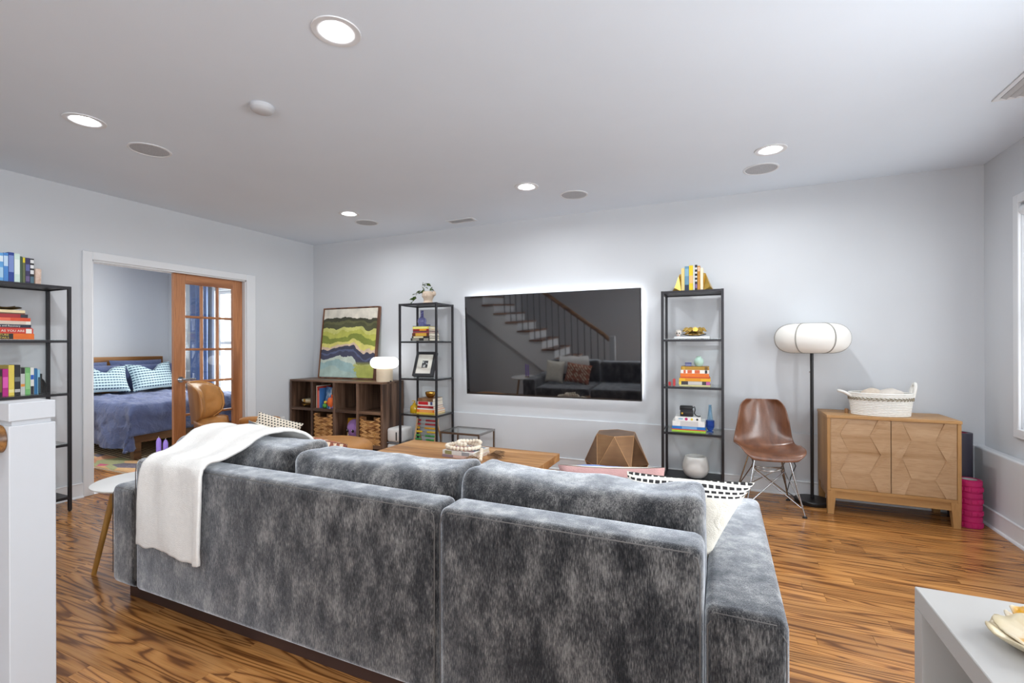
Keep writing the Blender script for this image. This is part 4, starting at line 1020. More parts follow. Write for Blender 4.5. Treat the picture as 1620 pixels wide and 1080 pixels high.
# coffee table
M_OAK = wood('honey_oak', (150, 104, 62), (186, 138, 88), (204, 158, 108), 0, 1.0, 0.42, 6)
M_OAK_END = wood('oak_end', (112, 84, 66), (140, 108, 86), (156, 124, 100), 1, 2.5, 0.6, 6)
t = thing('coffee_table', 'low wooden coffee table with a thick plank top', 'table', (-1.882, 3.235, 0))
nb = 6; cw_, cdp, zt, th = 1.405, 0.69, 0.42, 0.058
for k in range(nb):
    y0 = -cdp / 2 + cdp * k / nb
    mb = MB(); mb.box(-cw_ / 2, cw_ / 2, y0 + 0.0004, y0 + cdp / nb - 0.0004, zt - th, zt, 0.0012, 1)
    o = part('plank', mb, M_OAK, t)
for sx in (-1, 1): part('panel_leg', MB().box(sx * 0.52 - 0.03, sx * 0.52 + 0.03, -0.3, 0.3, 0, zt - th, 0.002, 1), M_OAK_END, t)
part('stretcher', MB().box(-0.49, 0.49, -0.02, 0.02, 0.1, 0.18), M_OAK_END, t)
TZ = 0.4203
g = 'books on the coffee table'
zt = stack([(0.022, 0.29, 0.24, (214, 180, 176), 'pale pink hardcover, lower', 0.0, dict(bands=[(0.0, 0.35, (150, 130, 140)), (0.35, 0.98, (226, 196, 186))])), (0.03, 0.285, 0.235, (226, 224, 220), 'white picture hardcover, upper', 0.003, dict(bands=[(0.08, 0.3, (150, 146, 100)), (0.62, 0.86, (160, 160, 164))]))],
           (-1.985, 3.12, TZ), -0.06, g, 'on the coffee table under the beads')
part_cover = MB().box(0.02, 0.265, 0.02, 0.215, 0.0302, 0.0308)
for ob in list(COL.objects):
    if ob.get('label', '').startswith('white picture hardcover'):
        part('cover_print', part_cover, art_mat('beach_print', [(90, 150, 190), (200, 214, 216), (190, 96, 60), (60, 110, 150), (140, 160, 120)], 14), ob)
t = thing('bead_garland', 'cream wooden bead garland with jute tassels on the books', 'garland', (-1.84, 3.22, TZ + 0.003))
M_BEAD = plain((236, 224, 204), 0.5, var=0.08, vs=30)
def bpath(s):
    a = s * 2 * pi
    if s < 1.25: return Vector((0.135 * cos(a + 2.2) - 0.02 + 0.06 * s, 0.095 * sin(a + 2.2), 0.072 + 0.0)), 0
    return None, 0
pts = []; N = 46
for i in range(27):
    a = 2.0 + i / 27 * 2 * pi * 1.0
    pts.append(Vector((-0.015 + 0.135 * cos(a), 0.0 + 0.1 * sin(a), 0.0535 + 0.016)))
for i in range(14):
    a = 0.6 + i * 0.32
    pts.append(Vector((0.04 + 0.09 * cos(a), -0.0 + 0.075 * sin(a), 0.0535 + 0.046 + 0.004 * sin(i))))
pts += [Vector((0.165, -0.03 - 0.0 * i, 0.06)) + Vector((0.012 * i, -0.028 * i, -0.011 * i)) for i in range(5)]
rr = random.Random(4)
for p in pts: part('bead', MB().ball(p, rr.uniform(0.0148, 0.0172), 10, 8), M_BEAD, t, 60)
M_JUTE = plain((138, 108, 80), 0.95, var=0.35, vs=120)
for base, dr in ((Vector((0.2, -0.13, 0.018)), Vector((-0.25, -1, 0))), (Vector((0.2, 0.0, 0.02)), Vector((1, 0.12, 0)))):
    dr.normalize(); side = Vector((-dr.y, dr.x, 0)); mb = MB()
    mb.tube([base, base + dr * 0.025], 0.011, 8)
    for k in range(46):
        s0 = rr.uniform(-1, 1); h0 = rr.uniform(-1, 1); L = rr.uniform(0.07, 0.11)
        p0 = base + dr * 0.02 + side * s0 * 0.008 + Vector((0, 0, h0 * 0.007)); p1 = base + dr * (0.02 + L * 0.55) + side * s0 * 0.03 + Vector((0, 0, 0.012 + h0 * 0.022)); p2 = base + dr * (0.02 + L) + side * s0 * 0.05 + Vector((0, 0, max(-0.015, 0.006 + h0 * 0.026)))
        mb.tube([p0, p1, p2], 0.0026, 5)
    part('tassel', mb, M_JUTE, t)

# faceted stool
def copper_mat():
    m = NT('brushed_bronze'); v = m.coord('Object', (1, 1, 1))
    n = m.noise(m.coord('Object', (8, 8, 60)), 1.0, 3); big = m.noise(v, 4, 2)
    m.col(m.mix(m.math('MULTIPLY', n, 0.5), m.ramp(big, [(0.35, lin((120, 88, 62))), (0.65, lin((166, 128, 92)))]), lin((98, 72, 54)))); m.set(Roughness=0.38, Metallic=0.75)
    return m.mat
t = thing('faceted_stool', 'bronze faceted geometric drum stool beside the right shelf tower', 'stool', (-0.84, 4.12, 0), 0.12 + pi / 6)
n = 6; ring = lambda r, z, o: [(r * cos(2 * pi * (i + o) / n), r * sin(2 * pi * (i + o) / n), z) for i in range(n)]
vs = ring(0.165, 0, 0) + ring(0.272, 0.262, 0.5) + ring(0.18, 0.515, 0)
fs = [tuple(range(6))[::-1], tuple(range(12, 18))]
for i in range(n):
    j = (i + 1) % n
    fs += [(i, j, 6 + i), (j, 6 + j, 6 + i), (12 + i, 6 + i, 12 + j), (12 + j, 6 + i, 6 + j)]
part('faceted_body', MB().add(vs, fs), copper_mat(), t)
M_EDGE = plain((206, 164, 120), 0.3, 0.9)
ed = set()
for f in fs:
    for a, b in zip(f, f[1:] + f[:1]): ed.add((min(a, b), max(a, b)))
mb = MB()
for a, b in sorted(ed): mb.cyl(vs[a], vs[b], 0.0022, n=6)
part('edge_bead', mb, M_EDGE, t)

# ------------------------------------------------------------------ moulded walnut shell chair
t = thing('shell_chair', 'moulded walnut shell chair on a chrome wire base', 'chair', (0.335, 4.22, 0), 0.15)
def spline(P, q):
    q = min(max(q, 0), 1) * (len(P) - 1); i = min(int(q), len(P) - 2); f = q - i
    g_ = lambda k: Vector(P[min(max(k, 0), len(P) - 1)])
    a, b, c, d = g_(i - 1), g_(i), g_(i + 1), g_(i + 2)
    return 0.5 * ((2 * b) + (c - a) * f + (2 * a - 5 * b + 4 * c - d) * f * f + (3 * b - a - 3 * c + d) * f ** 3)
CP = [(-0.225, 0.405, 0), (-0.215, 0.44, 0), (-0.16, 0.452, 0), (-0.06, 0.437, 0), (0.05, 0.428, 0), (0.135, 0.445, 0), (0.178, 0.51, 0), (0.2, 0.6, 0), (0.222, 0.7, 0), (0.245, 0.785, 0), (0.258, 0.828, 0)]
WP = [(0.155, 0, 0), (0.205, 0, 0), (0.222, 0, 0), (0.228, 0, 0), (0.23, 0, 0), (0.226, 0, 0), (0.214, 0, 0), (0.2, 0, 0), (0.184, 0, 0), (0.162, 0, 0), (0.115, 0, 0)]
def shell(u, v):
    s = 2 * u - 1; c = spline(CP, v); w_ = spline(WP, v).x
    seat = max(0, 1 - abs(v - 0.35) / 0.4); back = max(0, min(1, (v - 0.5) / 0.25))
    y = c.x - back * 0.055 * s * s - 0.02 * s ** 4 * back; z = c.y + 0.055 * s * s * seat + 0.02 * s ** 6 * seat
    if v < 0.12: z -= 0.0
    return (s * w_, y, z)
CHAIR_WOOD = wood('chair_walnut', (92, 58, 42), (116, 75, 53), (134, 90, 65), 2, 2.6, 0.28, 3, 0.5)
o = part('seat_shell', MB().grid(shell, 17, 26), CHAIR_WOOD, t, 80); solidify(o, 0.011, -1); subsurf(o, 1)
ZC = 0.415
top = {(-1, -1): (-0.115, -0.12, 0.425), (1, -1): (0.115, -0.12, 0.425), (-1, 1): (-0.11, 0.09, 0.422), (1, 1): (0.11, 0.09, 0.422)}
foot = {k: (k[0] * 0.2, k[1] * 0.2 if k[1] < 0 else 0.21, 0.012) for k in top}
hub = {k: (k[0] * 0.105, k[1] * 0.055, 0.3) for k in top}
for k in top:
    part('leg', MB().tube([top[k], foot[k]], 0.0065, 8), M_CHROME, t, 60)
    part('foot_glide', MB().lathe([(0.0, 0.0), (0.016, 0.0), (0.017, 0.006), (0.008, 0.014), (0.0, 0.014)], 14, M=T(*foot[k][:2], 0)), M_BLACK, t, 60)
    f = Vector(foot[k]).lerp(Vector(top[k]), 0.12)
    part('strut', MB().tube([f, hub[(-k[0], k[1])]], 0.0042, 8), M_CHROME, t, 60)
    part('strut', MB().tube([f + Vector((0, 0, 0.02)), hub[(k[0], k[1])], top[(k[0], -k[1])]], 0.0042, 8), M_STEEL, t, 60)
mb = MB()
for z in (0.3, 0.306): mb.tube([(0.108 * cos(a * pi / 10), 0.058 * sin(a * pi / 10), z + 0.008 * cos(a * pi / 5)) for a in range(20)], 0.004, 6, True)
part('hub_ring', mb, M_STEEL, t, 60)
mb = MB()
for sy in (-0.12, 0.09): mb.tube([(-0.115, sy, 0.424), (0.115, sy, 0.424)], 0.005, 6)
part('seat_mount', mb, M_STEEL, t)

# ------------------------------------------------------------------ lantern floor lamp
t = thing('floor_lamp', 'black floor lamp with a wide white lantern shade', 'lamp', (0.672, 4.47, 0), 0)
part('base', MB().lathe([(0.0, 0.0), (0.125, 0.0), (0.128, 0.004), (0.128, 0.028), (0.122, 0.034), (0.0, 0.036)], 48), M_BLACK, t, 40)
part('pole', MB().cyl((0, 0, 0.034), (0, 0, 1.25), 0.0125, n=16), M_BLACK, t, 40)
part('switch', MB().cyl((-0.012, 0, 1.06), (-0.02, 0, 1.06), 0.006, n=10), M_STEEL, t)
RS, hz = 0.262, 0.118; zc = 1.333
def sprof(q):  # q 0..1 bottom to top
    a = -pi / 2 + pi * q
    return (0.115 + (RS - 0.115) * abs(cos(a)) ** 0.8, zc + hz * (abs(sin(a)) ** 0.95) * (1 if sin(a) > 0 else -1))
prof = [(0.0, zc - hz)] + [sprof(i / 20) for i in range(21)] + [(0.0, zc + hz)]
sh = NT('rice_paper'); sh.set(Base__Color=lin((226, 224, 219)), Roughness=0.8, Emission__Color=(1, 0.97, 0.9, 1), Emission__Strength=0.12); sh = sh.mat
part('shade', MB().lathe(prof, 64), sh, t, 60)
for k in range(6):
    a = 2 * pi * k / 6 - 2.14
    part('rib', MB().tube([((r + 0.0015) * cos(a), (r + 0.0015) * sin(a), z) for r, z in (sprof(i / 24) for i in range(25))], 0.0046, 6), plain((150, 148, 142), 0.5), t, 60)
for zz in (zc - hz, zc + hz): part('end_ring', MB().tube([(0.115 * cos(i * pi / 16), 0.115 * sin(i * pi / 16), zz) for i in range(32)], 0.003, 6, True), plain((140, 138, 132), 0.5), t, 60)
part('cord', MB().tube([(-0.1, 0.02, 0.012), (-0.17, 0.06, 0.05), (-0.14, 0.1, 0.16), (-0.1, 0.12, 0.26), (-0.14, 0.14, 0.37), (-0.2, 0.165, 0.4)], 0.004, 8), M_BLACK, t, 60)

# ------------------------------------------------------------------ cabinet with carved doors
M_ACORN = wood('acorn_oak', (150, 108, 62), (168, 124, 74), (182, 138, 86), 2, 2.0, 0.45, 2.5)
M_ACORN_X = wood('acorn_oak_long', (152, 110, 64), (172, 128, 78), (186, 142, 90), 0, 2.0, 0.42, 2.5)
M_LIMED = wood('limed_door', (150, 112, 74), (164, 126, 86), (186, 152, 116), 0, 2.6, 0.5, 2.2)
C0 = (0.735, 4.235); cw_, cd_, ch = 0.785, 0.385, 0.748
t = thing('carved_cabinet', 'light oak cabinet with two carved hexagon doors', 'cabinet', (C0[0], C0[1], 0))
zb = 0.175; k = 0.022
part('top_panel', MB().box(-0.004, cw_ + 0.004, -0.004, cd_, ch - k, ch, 0.002, 1), M_ACORN_X, t)
for x in (0, cw_ - k): part('side_panel', MB().box(x, x + k, 0, cd_, zb, ch - k, 0.002, 1), M_ACORN, t)
part('bottom_panel', MB().box(k, cw_ - k, 0, cd_, zb, zb + k), M_ACORN_X, t)
part('back_panel', MB().box(k, cw_ - k, cd_ - 0.008, cd_, zb + k, ch - k), M_ACORN_X, t)
part('apron', MB().box(0.05, cw_ - 0.05, 0.008, 0.026, zb - 0.055, zb), M_ACORN_X, t)
part('apron', MB().box(0.05, cw_ - 0.05, cd_ - 0.03, cd_ - 0.012, zb - 0.055, zb), M_ACORN_X, t)
for x in (0.008, cw_ - 0.026): part('apron', MB().box(x, x + 0.018, 0.05, cd_ - 0.05, zb - 0.055, zb), M_ACORN, t)
for sx in (0, 1):
    for sy in (0, 1):
        x0, y0 = (0.0, cw_)[sx], (0.0, cd_)[sy]; dx, dy = (1, -1)[sx], (1, -1)[sy]
        mb = MB(); a = [(x0, y0), (x0 + dx * 0.058, y0), (x0 + dx * 0.058, y0 + dy * 0.058), (x0, y0 + dy * 0.058)]; b = [(x0 + dx * 0.003, y0 + dy * 0.003), (x0 + dx * 0.042, y0 + dy * 0.003), (x0 + dx * 0.042, y0 + dy * 0.042), (x0 + dx * 0.003, y0 + dy * 0.042)]
        mb.add([(*p, zb) for p in a] + [(*p, 0) for p in b], [(0, 1, 2, 3), (4, 7, 6, 5), (0, 4, 5, 1), (1, 5, 6, 2), (2, 6, 7, 3), (3, 7, 4, 0)])
        part('leg', mb, M_ACORN, t)
dw = (cw_ - 2 * k) / 2 - 0.0045; dz0, dz1 = zb + k + 0.002, ch - k - 0.002; dh = dz1 - dz0
for sd in (0, 1):
    x0 = k + 0.002 + sd * (dw + 0.005)
    zr = [0, 0.23, 0.5, 0.75, 1.0]
    L = [0.2, 0.31, 0.16, 0.31, 0.16] if sd == 1 else [0.3, 0.16, 0.31, 0.17, 0.3]
    Rr = [0.84, 0.68, 0.85, 0.68, 0.82] if sd == 1 else [0.8, 0.66, 0.84, 0.66, 0.8]
    if sd == 0: L = [0.3, 0.16, 0.31, 0.16, 0.3][::-1]; zr = [0, 0.25, 0.52, 0.78, 1.0]
    vs = []; fs = []
    for i, q in enumerate(zr):
        z = dz0 + dh * q; e = 0.007 if i % 2 else 0.0
        vs += [(x0, 0.004 + e * 0.2, z), (x0 + dw * L[i], 0.004 - 0.004 + (0.008 if i % 2 else 0), z), (x0 + dw * L[i] + 0.0015, 0.004 + (0.0 if i % 2 else 0.006), z), (x0 + dw * Rr[i] - 0.0015, 0.004 + (0.0 if i % 2 else 0.006), z), (x0 + dw * Rr[i], 0.004 - 0.004 + (0.008 if i % 2 else 0), z), (x0 + dw, 0.004 + e * 0.2, z)]
    for i in range(len(zr) - 1):
        for j in range(5): fs.append((i * 6 + j, i * 6 + j + 1, (i + 1) * 6 + j + 1, (i + 1) * 6 + j))
    n0 = len(vs)
    mb = MB().add(vs, fs); mb.box(x0, x0 + dw, 0.012, 0.022, dz0, dz1)
    part('door', mb, M_LIMED, t)

# rope basket with soft things
t = thing('rope_basket', 'oval white cotton rope basket on the carved cabinet', 'basket', (1.1, 4.385, ch), 0.05)
M_ROPE = cloth('cotton_rope', (238, 236, 230), 0.9, 0.04, 60, 0.3, 400, 0.1)
M_TWINE = cloth('grey_twine', (150, 140, 120), 0.9, 0.2, 60, 0.3, 400, 0.1)
A_, B_ = 0.19, 0.125
def ringp(z, g_=0.0, n=44): 
    f = 0.94 + 0.1 * z / 0.16
    return [((A_ * f + g_) * cos(2 * pi * i / n), (B_ * f + g_) * sin(2 * pi * i / n), z) for i in range(n)]
mb = MB(); mb.grid(lambda u, v: (v * A_ * 0.94 * cos(2 * pi * u), v * B_ * 0.94 * sin(2 * pi * u), 0.004), 44, 4, cu=True); mb.grid(lambda u, v: ((A_ * (0.94 + 0.1 * v) - 0.003) * cos(2 * pi * u), (B_ * (0.94 + 0.1 * v) - 0.003) * sin(2 * pi * u), 0.004 + 0.165 * v), 44, 4, cu=True)
part('inner_wall', mb, M_ROPE, t, 60)
for i in range(14): part('rope_coil', MB().tube(ringp(0.007 + i * 0.0122), 0.0066, 8, True), M_ROPE, t, 60)
mb = MB()
pp = ringp(0.128, 0.0085, 88)
for i in range(88):
    p = Vector(pp[i]); q = Vector(pp[(i + 2) % 88]); s = 1 if i % 2 else -1
    mb.tube([p + Vector((0, 0, 0.011 * s)), q - Vector((0, 0, 0.002 * s))], 0.0032, 5)
part('braid_band', mb, M_TWINE, t, 60)
for sx in (-1, 1):
    hp = [(0.192, -0.032, 0.14), (0.205, -0.03, 0.21), (0.212, 0, 0.242), (0.205, 0.03, 0.21), (0.192, 0.032, 0.14)]
    if sx < 0: hp = [(-0.19, -0.03, 0.14), (-0.235, -0.028, 0.168), (-0.268, 0, 0.178), (-0.235, 0.028, 0.168), (-0.19, 0.03, 0.14)]
    part('handle', MB().tube([tuple(spline(hp, i / 16)) for i in range(17)], 0.011, 8), M_ROPE, t, 60)
for cxx, cyy, rr_, cc in ((-0.04, 0.02, (0.08, 0.06, 0.05), (206, 192, 176)), (0.06, -0.01, (0.085, 0.065, 0.055), (214, 206, 196))):
    mb = MB().ball((cxx, cyy, 0.15), rr_, 22, 14)
    for v in mb.v: v += Vector((0.008 * nz(v.x * 30, v.y * 30, v.z * 30), 0.008 * nz(v.y * 30, v.z * 30, 5), 0.01 * nz(v.z * 24, v.x * 24, 9)))
    part('folded_cloth', mb, cloth('taupe_cloth', cc, 0.9, 0.1, 20, 0.3, 200), t, 70)
solo('wooden_peg', MB().lathe([(0.0, 0), (0.012, 0), (0.014, 0.02), (0.012, 0.034), (0.0, 0.036)], 16), wood('peg', (150, 110, 70), (170, 128, 90), (186, 146, 108), 2, 3, 0.5, 5), 'small wooden peg behind the left end of the rope basket', 'peg', (0.895, 4.42, ch), 0, 40)

# exercise rollers in the corner
def roller(lb, loc, r, h, c, rib, inner, name='foam_roller'):
    t = thing(name, lb, 'foam roller', loc)
    prof = [(r * 0.62, 0.0), (r, 0.0)]
    n = 8
    for i in range(n):
        z0, z1 = h * i / n, h * (i + 1) / n
        if rib: prof += [(r, z0 + 0.004), (r, z1 - 0.006), (r - 0.005, z1 - 0.004), (r - 0.005, z1)]
        else: prof += [(r, z1)]
    prof += [(r * 0.62, h), (r * 0.62, 0)]
    part('foam', MB().lathe(prof, 40), plain(c, 0.5, var=0.05), t, 30)
    if rib:
        for a in range(12):
            an = 2 * pi * a / 12
            for i in range(0, n, 2): part('block', MB().box(-0.014, 0.014, -0.003, 0.004, h * i / n + 0.006, h * (i + 1) / n - 0.008, 0.002, 1, M=T(r * cos(an), r * sin(an), 0, rz=an - pi / 2)), plain(c, 0.5, var=0.05), t)
    part('core', MB().lathe([(r * 0.618, 0.002), (r * 0.618, h - 0.002), (r * 0.55, h - 0.002), (r * 0.55, 0.002)], 32), inner, t, 40)
roller('pink ribbed foam roller standing in the corner', (1.6, 4.345, 0), 0.068, 0.33, (196, 28, 104), True, plain((206, 210, 208), 0.5))
roller('tall dark yoga mat roll behind the pink foam roller', (1.615, 4.53, 0), 0.07, 0.63, (62, 60, 74), False, plain((150, 50, 80), 0.6), 'yoga_mat_roll')
# ------------------------------------------------------------------ sofa
def sgnpow(a, e): return (1 if a >= 0 else -1) * abs(a) ** e
def superq(mb, c, r, e=0.35, nu=40, nv=24, amp=0.0, fr=8.0, M=None, f=None):
    vs = []
    for i in range(nv + 1):
        th = -pi / 2 + pi * i / nv
        for j in range(nu):
            ph = 2 * pi * j / nu
            p = Vector((r[0] * sgnpow(cos(th), e) * sgnpow(cos(ph), e), r[1] * sgnpow(cos(th), e) * sgnpow(sin(ph), e), r[2] * sgnpow(sin(th), e)))
            if amp:
                q = (p + Vector(c)) * fr
                p += Vector((nz(q.x, q.y, q.z), nz(q.y + 7, q.z, q.x), nz(q.z, q.x + 3, q.y))) * amp
            if f: p = f(p)
            vs.append(p + Vector(c))
    fs = [(i * nu + j, i * nu + (j + 1) % nu, (i + 1) * nu + (j + 1) % nu, (i + 1) * nu + j) for i in range(nv) for j in range(nu)]
    return mb.add(vs, fs, M)
SX0, SX1, SXA, SXB, SXM = -2.852, 0.158, -2.648, -0.045, -0.888
SY0, SY1 = 1.36, 2.43
t = thing('sofa', 'long charcoal chenille sofa with low arms seen from behind', 'sofa', (-1.35, 1.9, 0), world=True)
part('plinth', MB().box(SX0 + 0.06, SX1 - 0.06, SY0 + 0.055, SY1 - 0.06, 0, 0.078), plain((58, 40, 36), 0.5, var=0.1), t)
zb = 0.078; BT = 0.727; AT = 0.578
def seamline(pts, parent): part('seam', MB().tube(pts, 0.002, 6), plain((96, 92, 90), 0.9), parent, 60)
for i, (a, b) in enumerate(((SXA, SXM - 0.003), (SXM + 0.003, SXB))):
    o = part('back_section', MB().box(a, b, SY0, SY0 + 0.15, zb, BT, 0.028, 4), M_VELVET, t, 50)
    e = 0.012
    seamline([(a + 0.01, SY0 + 0.001, zb + 0.05), (a + 0.008, SY0 + 0.002, BT - 0.06), (a + 0.015, SY0 + 0.004, BT - 0.025), (a + 0.035, SY0 + 0.006, BT - 0.013), (b - 0.035, SY0 + 0.006, BT - 0.013), (b - 0.015, SY0 + 0.004, BT - 0.025), (b - 0.008, SY0 + 0.002, BT - 0.06), (b - 0.01, SY0 + 0.001, zb + 0.05)], o)
for a, b in ((SX0, SXA - 0.002), (SXB + 0.002, SX1)):
    o = part('arm', MB().box(a, b, SY0 + 0.002, SY1, zb, AT, 0.03, 4), M_VELVET, t, 50)
    seamline([(a + 0.008, SY0 + 0.005, zb + 0.05), (a + 0.008, SY0 + 0.005, AT - 0.05), (a + 0.03, SY0 + 0.009, AT - 0.014), (b - 0.03, SY0 + 0.009, AT - 0.014), (b - 0.008, SY0 + 0.005, AT - 0.05), (b - 0.008, SY0 + 0.005, zb + 0.05)], o)
part('seat_base', MB().box(SXA, SXB, SY0 + 0.15, SY1 - 0.02, zb, 0.3, 0.015, 2), M_VELVET, t, 50)
cwid = (SXB - SXA) / 3
for k in range(3):
    a = SXA + k * cwid
    part('seat_cushion', MB().box(a + 0.004, a + cwid - 0.004, SY0 + 0.152, SY1, 0.3, 0.455, 0.035, 4), M_VELVET, t, 50)
def softbox(mb, c, r, rad, amp, fr, lean, seed, n=(34, 12, 18)):
    bm = bmesh.new()
    P = {}
    def vert(i, j, k):
        if (i, j, k) not in P:
            p = Vector((2 * i / n[0] - 1, 2 * j / n[1] - 1, 2 * k / n[2] - 1))
            p = Vector([math.copysign(1 - (1 - abs(a)) ** 1.25, a) for a in p])
            p = Vector((p.x * r[0], p.y * r[1], p.z * r[2]))
            q = Vector([min(max(p[m], -r[m] + rad), r[m] - rad) for m in range(3)])
            d = p - q
            if d.length > 1e-9: p = q + d.normalized() * rad
            bul = (1 - (p.x / r[0]) ** 4) * (1 - (p.z / r[2]) ** 4)
            p.y += math.copysign(0.02 * bul, p.y) if abs(p.y) > r[1] * 0.5 else 0
            if p.z > 0: p.z += (0.022 if seed != 20 else 0.004) * (abs(p.x) / r[0]) ** 6 * (p.z / r[2]) - 0.006
            g = (p + Vector(c)) * fr
            p += Vector((nz(g.x, g.y, g.z + seed), nz(g.y + 7, g.z, g.x + seed), nz(g.z, g.x + 3, g.y + seed))) * amp
            g *= 3.1; e = abs(p.x) / r[0]
            p += Vector((0, nz(g.x, g.z * 0.5, seed), nz(g.x * 0.7, g.y, seed + 4))) * amp * 0.5 * e * e
            p.y += -lean * p.z
            P[(i, j, k)] = bm.verts.new(p + Vector(c))
        return P[(i, j, k)]
    a, b, d = n
    for i in range(a):
        for j in range(b):
            for k in (0, d): bm.faces.new([vert(i, j, k), vert(i + 1, j, k), vert(i + 1, j + 1, k), vert(i, j + 1, k)])
        for k in range(d):
            for j in (0, b): bm.faces.new([vert(i, j, k), vert(i + 1, j, k), vert(i + 1, j, k + 1), vert(i, j, k + 1)])
    for j in range(b):
        for k in range(d):
            for i in (0, a): bm.faces.new([vert(i, j, k), vert(i, j + 1, k), vert(i, j + 1, k + 1), vert(i, j, k + 1)])
    return mb.bm(bm)
def crown(h, lean, sag=0.0):
    def f(p):
        q = p.copy()
        q.z += 0.02 * (1 - (p.x / 0.43) ** 2) * (1 if p.z > 0 else 0) * (h)
        q.y += -lean * p.z
        return q
    return f
M_VELV2 = velvet('charcoal_chenille_cushion', 2)
for k, (zt, dz) in enumerate(((0.812, 0.01), (0.79, 0.0), (0.797, 0.0))):
    a = SXA + k * cwid; h_ = (zt - 0.44) / 2
    mb = softbox(MB(), (a + cwid / 2, 1.64, 0.445 + h_), (cwid / 2 - 0.005, 0.125, h_), 0.05, 0.011, 6.5, -0.14, 20 + k)
    o = part('back_cushion', mb, M_VELV2, t, 80)
# throw blanket folded over the left of the sofa back
def throw(u, v):
    # v: 0 bottom of the hang behind, 1 end on the seat side
    path = [(1.342, 0.335), (1.338, 0.45), (1.336, 0.6), (1.338, 0.715), (1.36, 0.748), (1.42, 0.758), (1.5, 0.79), (1.56, 0.83), (1.63, 0.846), (1.72, 0.842), (1.8, 0.8), (1.83, 0.7), (1.84, 0.58)]
    c = spline([(a, b, 0) for a, b in path], v)
    xl = spline([(-2.565, 0, 0), (-2.548, 0, 0), (-2.53, 0, 0), (-2.505, 0, 0), (-2.49, 0, 0), (-2.485, 0, 0), (-2.5, 0, 0), (-2.5, 0, 0), (-2.49, 0, 0), (-2.46, 0, 0), (-2.44, 0, 0), (-2.42, 0, 0), (-2.42, 0, 0)], v).x
    xr = spline([(-2.085, 0, 0), (-2.075, 0, 0), (-2.075, 0, 0), (-2.08, 0, 0), (-2.08, 0, 0), (-2.06, 0, 0), (-2.04, 0, 0), (-2.02, 0, 0), (-2.0, 0, 0), (-1.97, 0, 0), (-1.94, 0, 0), (-1.93, 0, 0), (-1.93, 0, 0)], v).x
    x = xl + (xr - xl) * u
    fold = 0.006 * sin(u * 13 + v * 5 + 1.2 * sin(v * 7)) + 0.005 * nz(u * 4, v * 7, 2) + 0.002 * nz(u * 20, v * 30, 7)
    hang = max(0, 1 - v / 0.26); edge = 0.012 if u > 0.9 else 0
    z = c.y - hang * (0.02 * (u > 0.5) * sin((u - 0.5) * 2 * pi * 0.75) + 0.008 * nz(u * 9, 4, 1))
    out = -1 if v < 0.3 else 0
    y = c.x + out * (0.012 + fold + edge * hang) ; z += (0 if v < 0.3 else 0.012 + fold)
    return (x, y, z)
o = solo('throw_blanket', MB().grid(throw, 50, 90), M_THROW, 'white plush throw draped over the left of the sofa back', 'blanket', smooth=80)
solidify(o, 0.014, 0)

# ------------------------------------------------------------------ pillows
def pillow_geo(w_, h_, t_, two=False, n=22, ear=0.07, seed=0, chop=0.0, taper=0.0, wrap=0.0):
    mb = MB()
    for side in (0, 1):
        mb.cur = side if two else 0
        s = -1 if side == 0 else 1
        def fn(a, b):
            u, v = 2 * a - 1, 2 * b - 1
            x = w_ / 2 * u * (1 - ear * (1 - v * v)); z = h_ / 2 * v * (1 - ear * (1 - u * u))
            z -= chop * h_ * math.exp(-(u / 0.3) ** 2) * max(0, v) ** 2
            if u > 0: x *= 1 - taper * (1 - b)
            k = max(0, (1 - u ** 4) * (1 - v ** 4)) ** 0.55
            wr = 0.06 * nz(u * 3 + seed, v * 3, side * 5 + seed) + 0.03 * nz(u * 8, v * 8, seed + side)
            return (x, s * (t_ / 2 * k * (1 + wr) + 0.002), z + h_ / 2)
        mb.grid(fn, n, n)
    if wrap:
        k = n - 1
        for i in range(k * k):
            if i // k >= int(k * wrap): mb.m[i] = 1
    return mb
def pillow(label, loc, rot, w_, h_, t_, mats, group=None, seed=0, ear=0.07, name='throw_pillow', chop=0.0, taper=0.0, wrap=0.0):
    two = isinstance(mats, (list, tuple))
    o = solo(name, pillow_geo(w_, h_, t_, two, seed=seed, ear=ear, chop=chop, taper=taper, wrap=wrap), mats, label, 'pillow', loc, 0, 80, group)
    o.rotation_euler = rot
    return o
def dash_mat(name, base, dark, sx, sz, fx=0.55, fz=0.4, noise_=0.1):
    m = NT(name); v = m.coord('Object'); nn = m.noise(v, 14, 2)
    sp = m.n('SeparateXYZ', i0=v)
    zz = m.math('ADD', m.math('MULTIPLY', sp.outputs[2], sz), m.math('MULTIPLY', nn, noise_))
    rowi = m.math('FLOOR', zz); rf_ = m.math('FRACT', zz)
    xx = m.math('ADD', m.math('MULTIPLY', sp.outputs[0], sx), m.math('MULTIPLY', rowi, 0.37))
    cf = m.math('FRACT', m.math('ADD', xx, m.math('MULTIPLY', nn, noise_ * 2)))
    k = m.math('MULTIPLY', m.math('LESS_THAN', cf, fx), m.math('LESS_THAN', rf_, fz))
    m.col(m.mix(k, lin(base), lin(dark))); m.set(Roughness=0.9, Sheen__Weight=0.15); m.bump(m.noise(v, 260, 2), 0.3, 0.004)
    return m.mat
M_CREAM = cloth('cream_linen', (236, 230, 216), 0.9, 0.05, 20, 0.35, 260, 0.15, wr=14)
M_DASH = dash_mat('black_dash_cloth', (236, 232, 222), (34, 32, 34), 46, 80, 0.72, 0.52)
pillow('cream pillow with black dash front leaning at the right end of the sofa', (-0.11, 1.8, 0.5), (0.12, 0.0, 0.06), 0.42, 0.32, 0.13, [M_CREAM, M_DASH], seed=3, ear=0.05, taper=0.75, wrap=0.86)
M_ROSE = cloth('dusty_rose', (206, 162, 158), 0.9, 0.06, 20, 0.35, 260, 0.2)
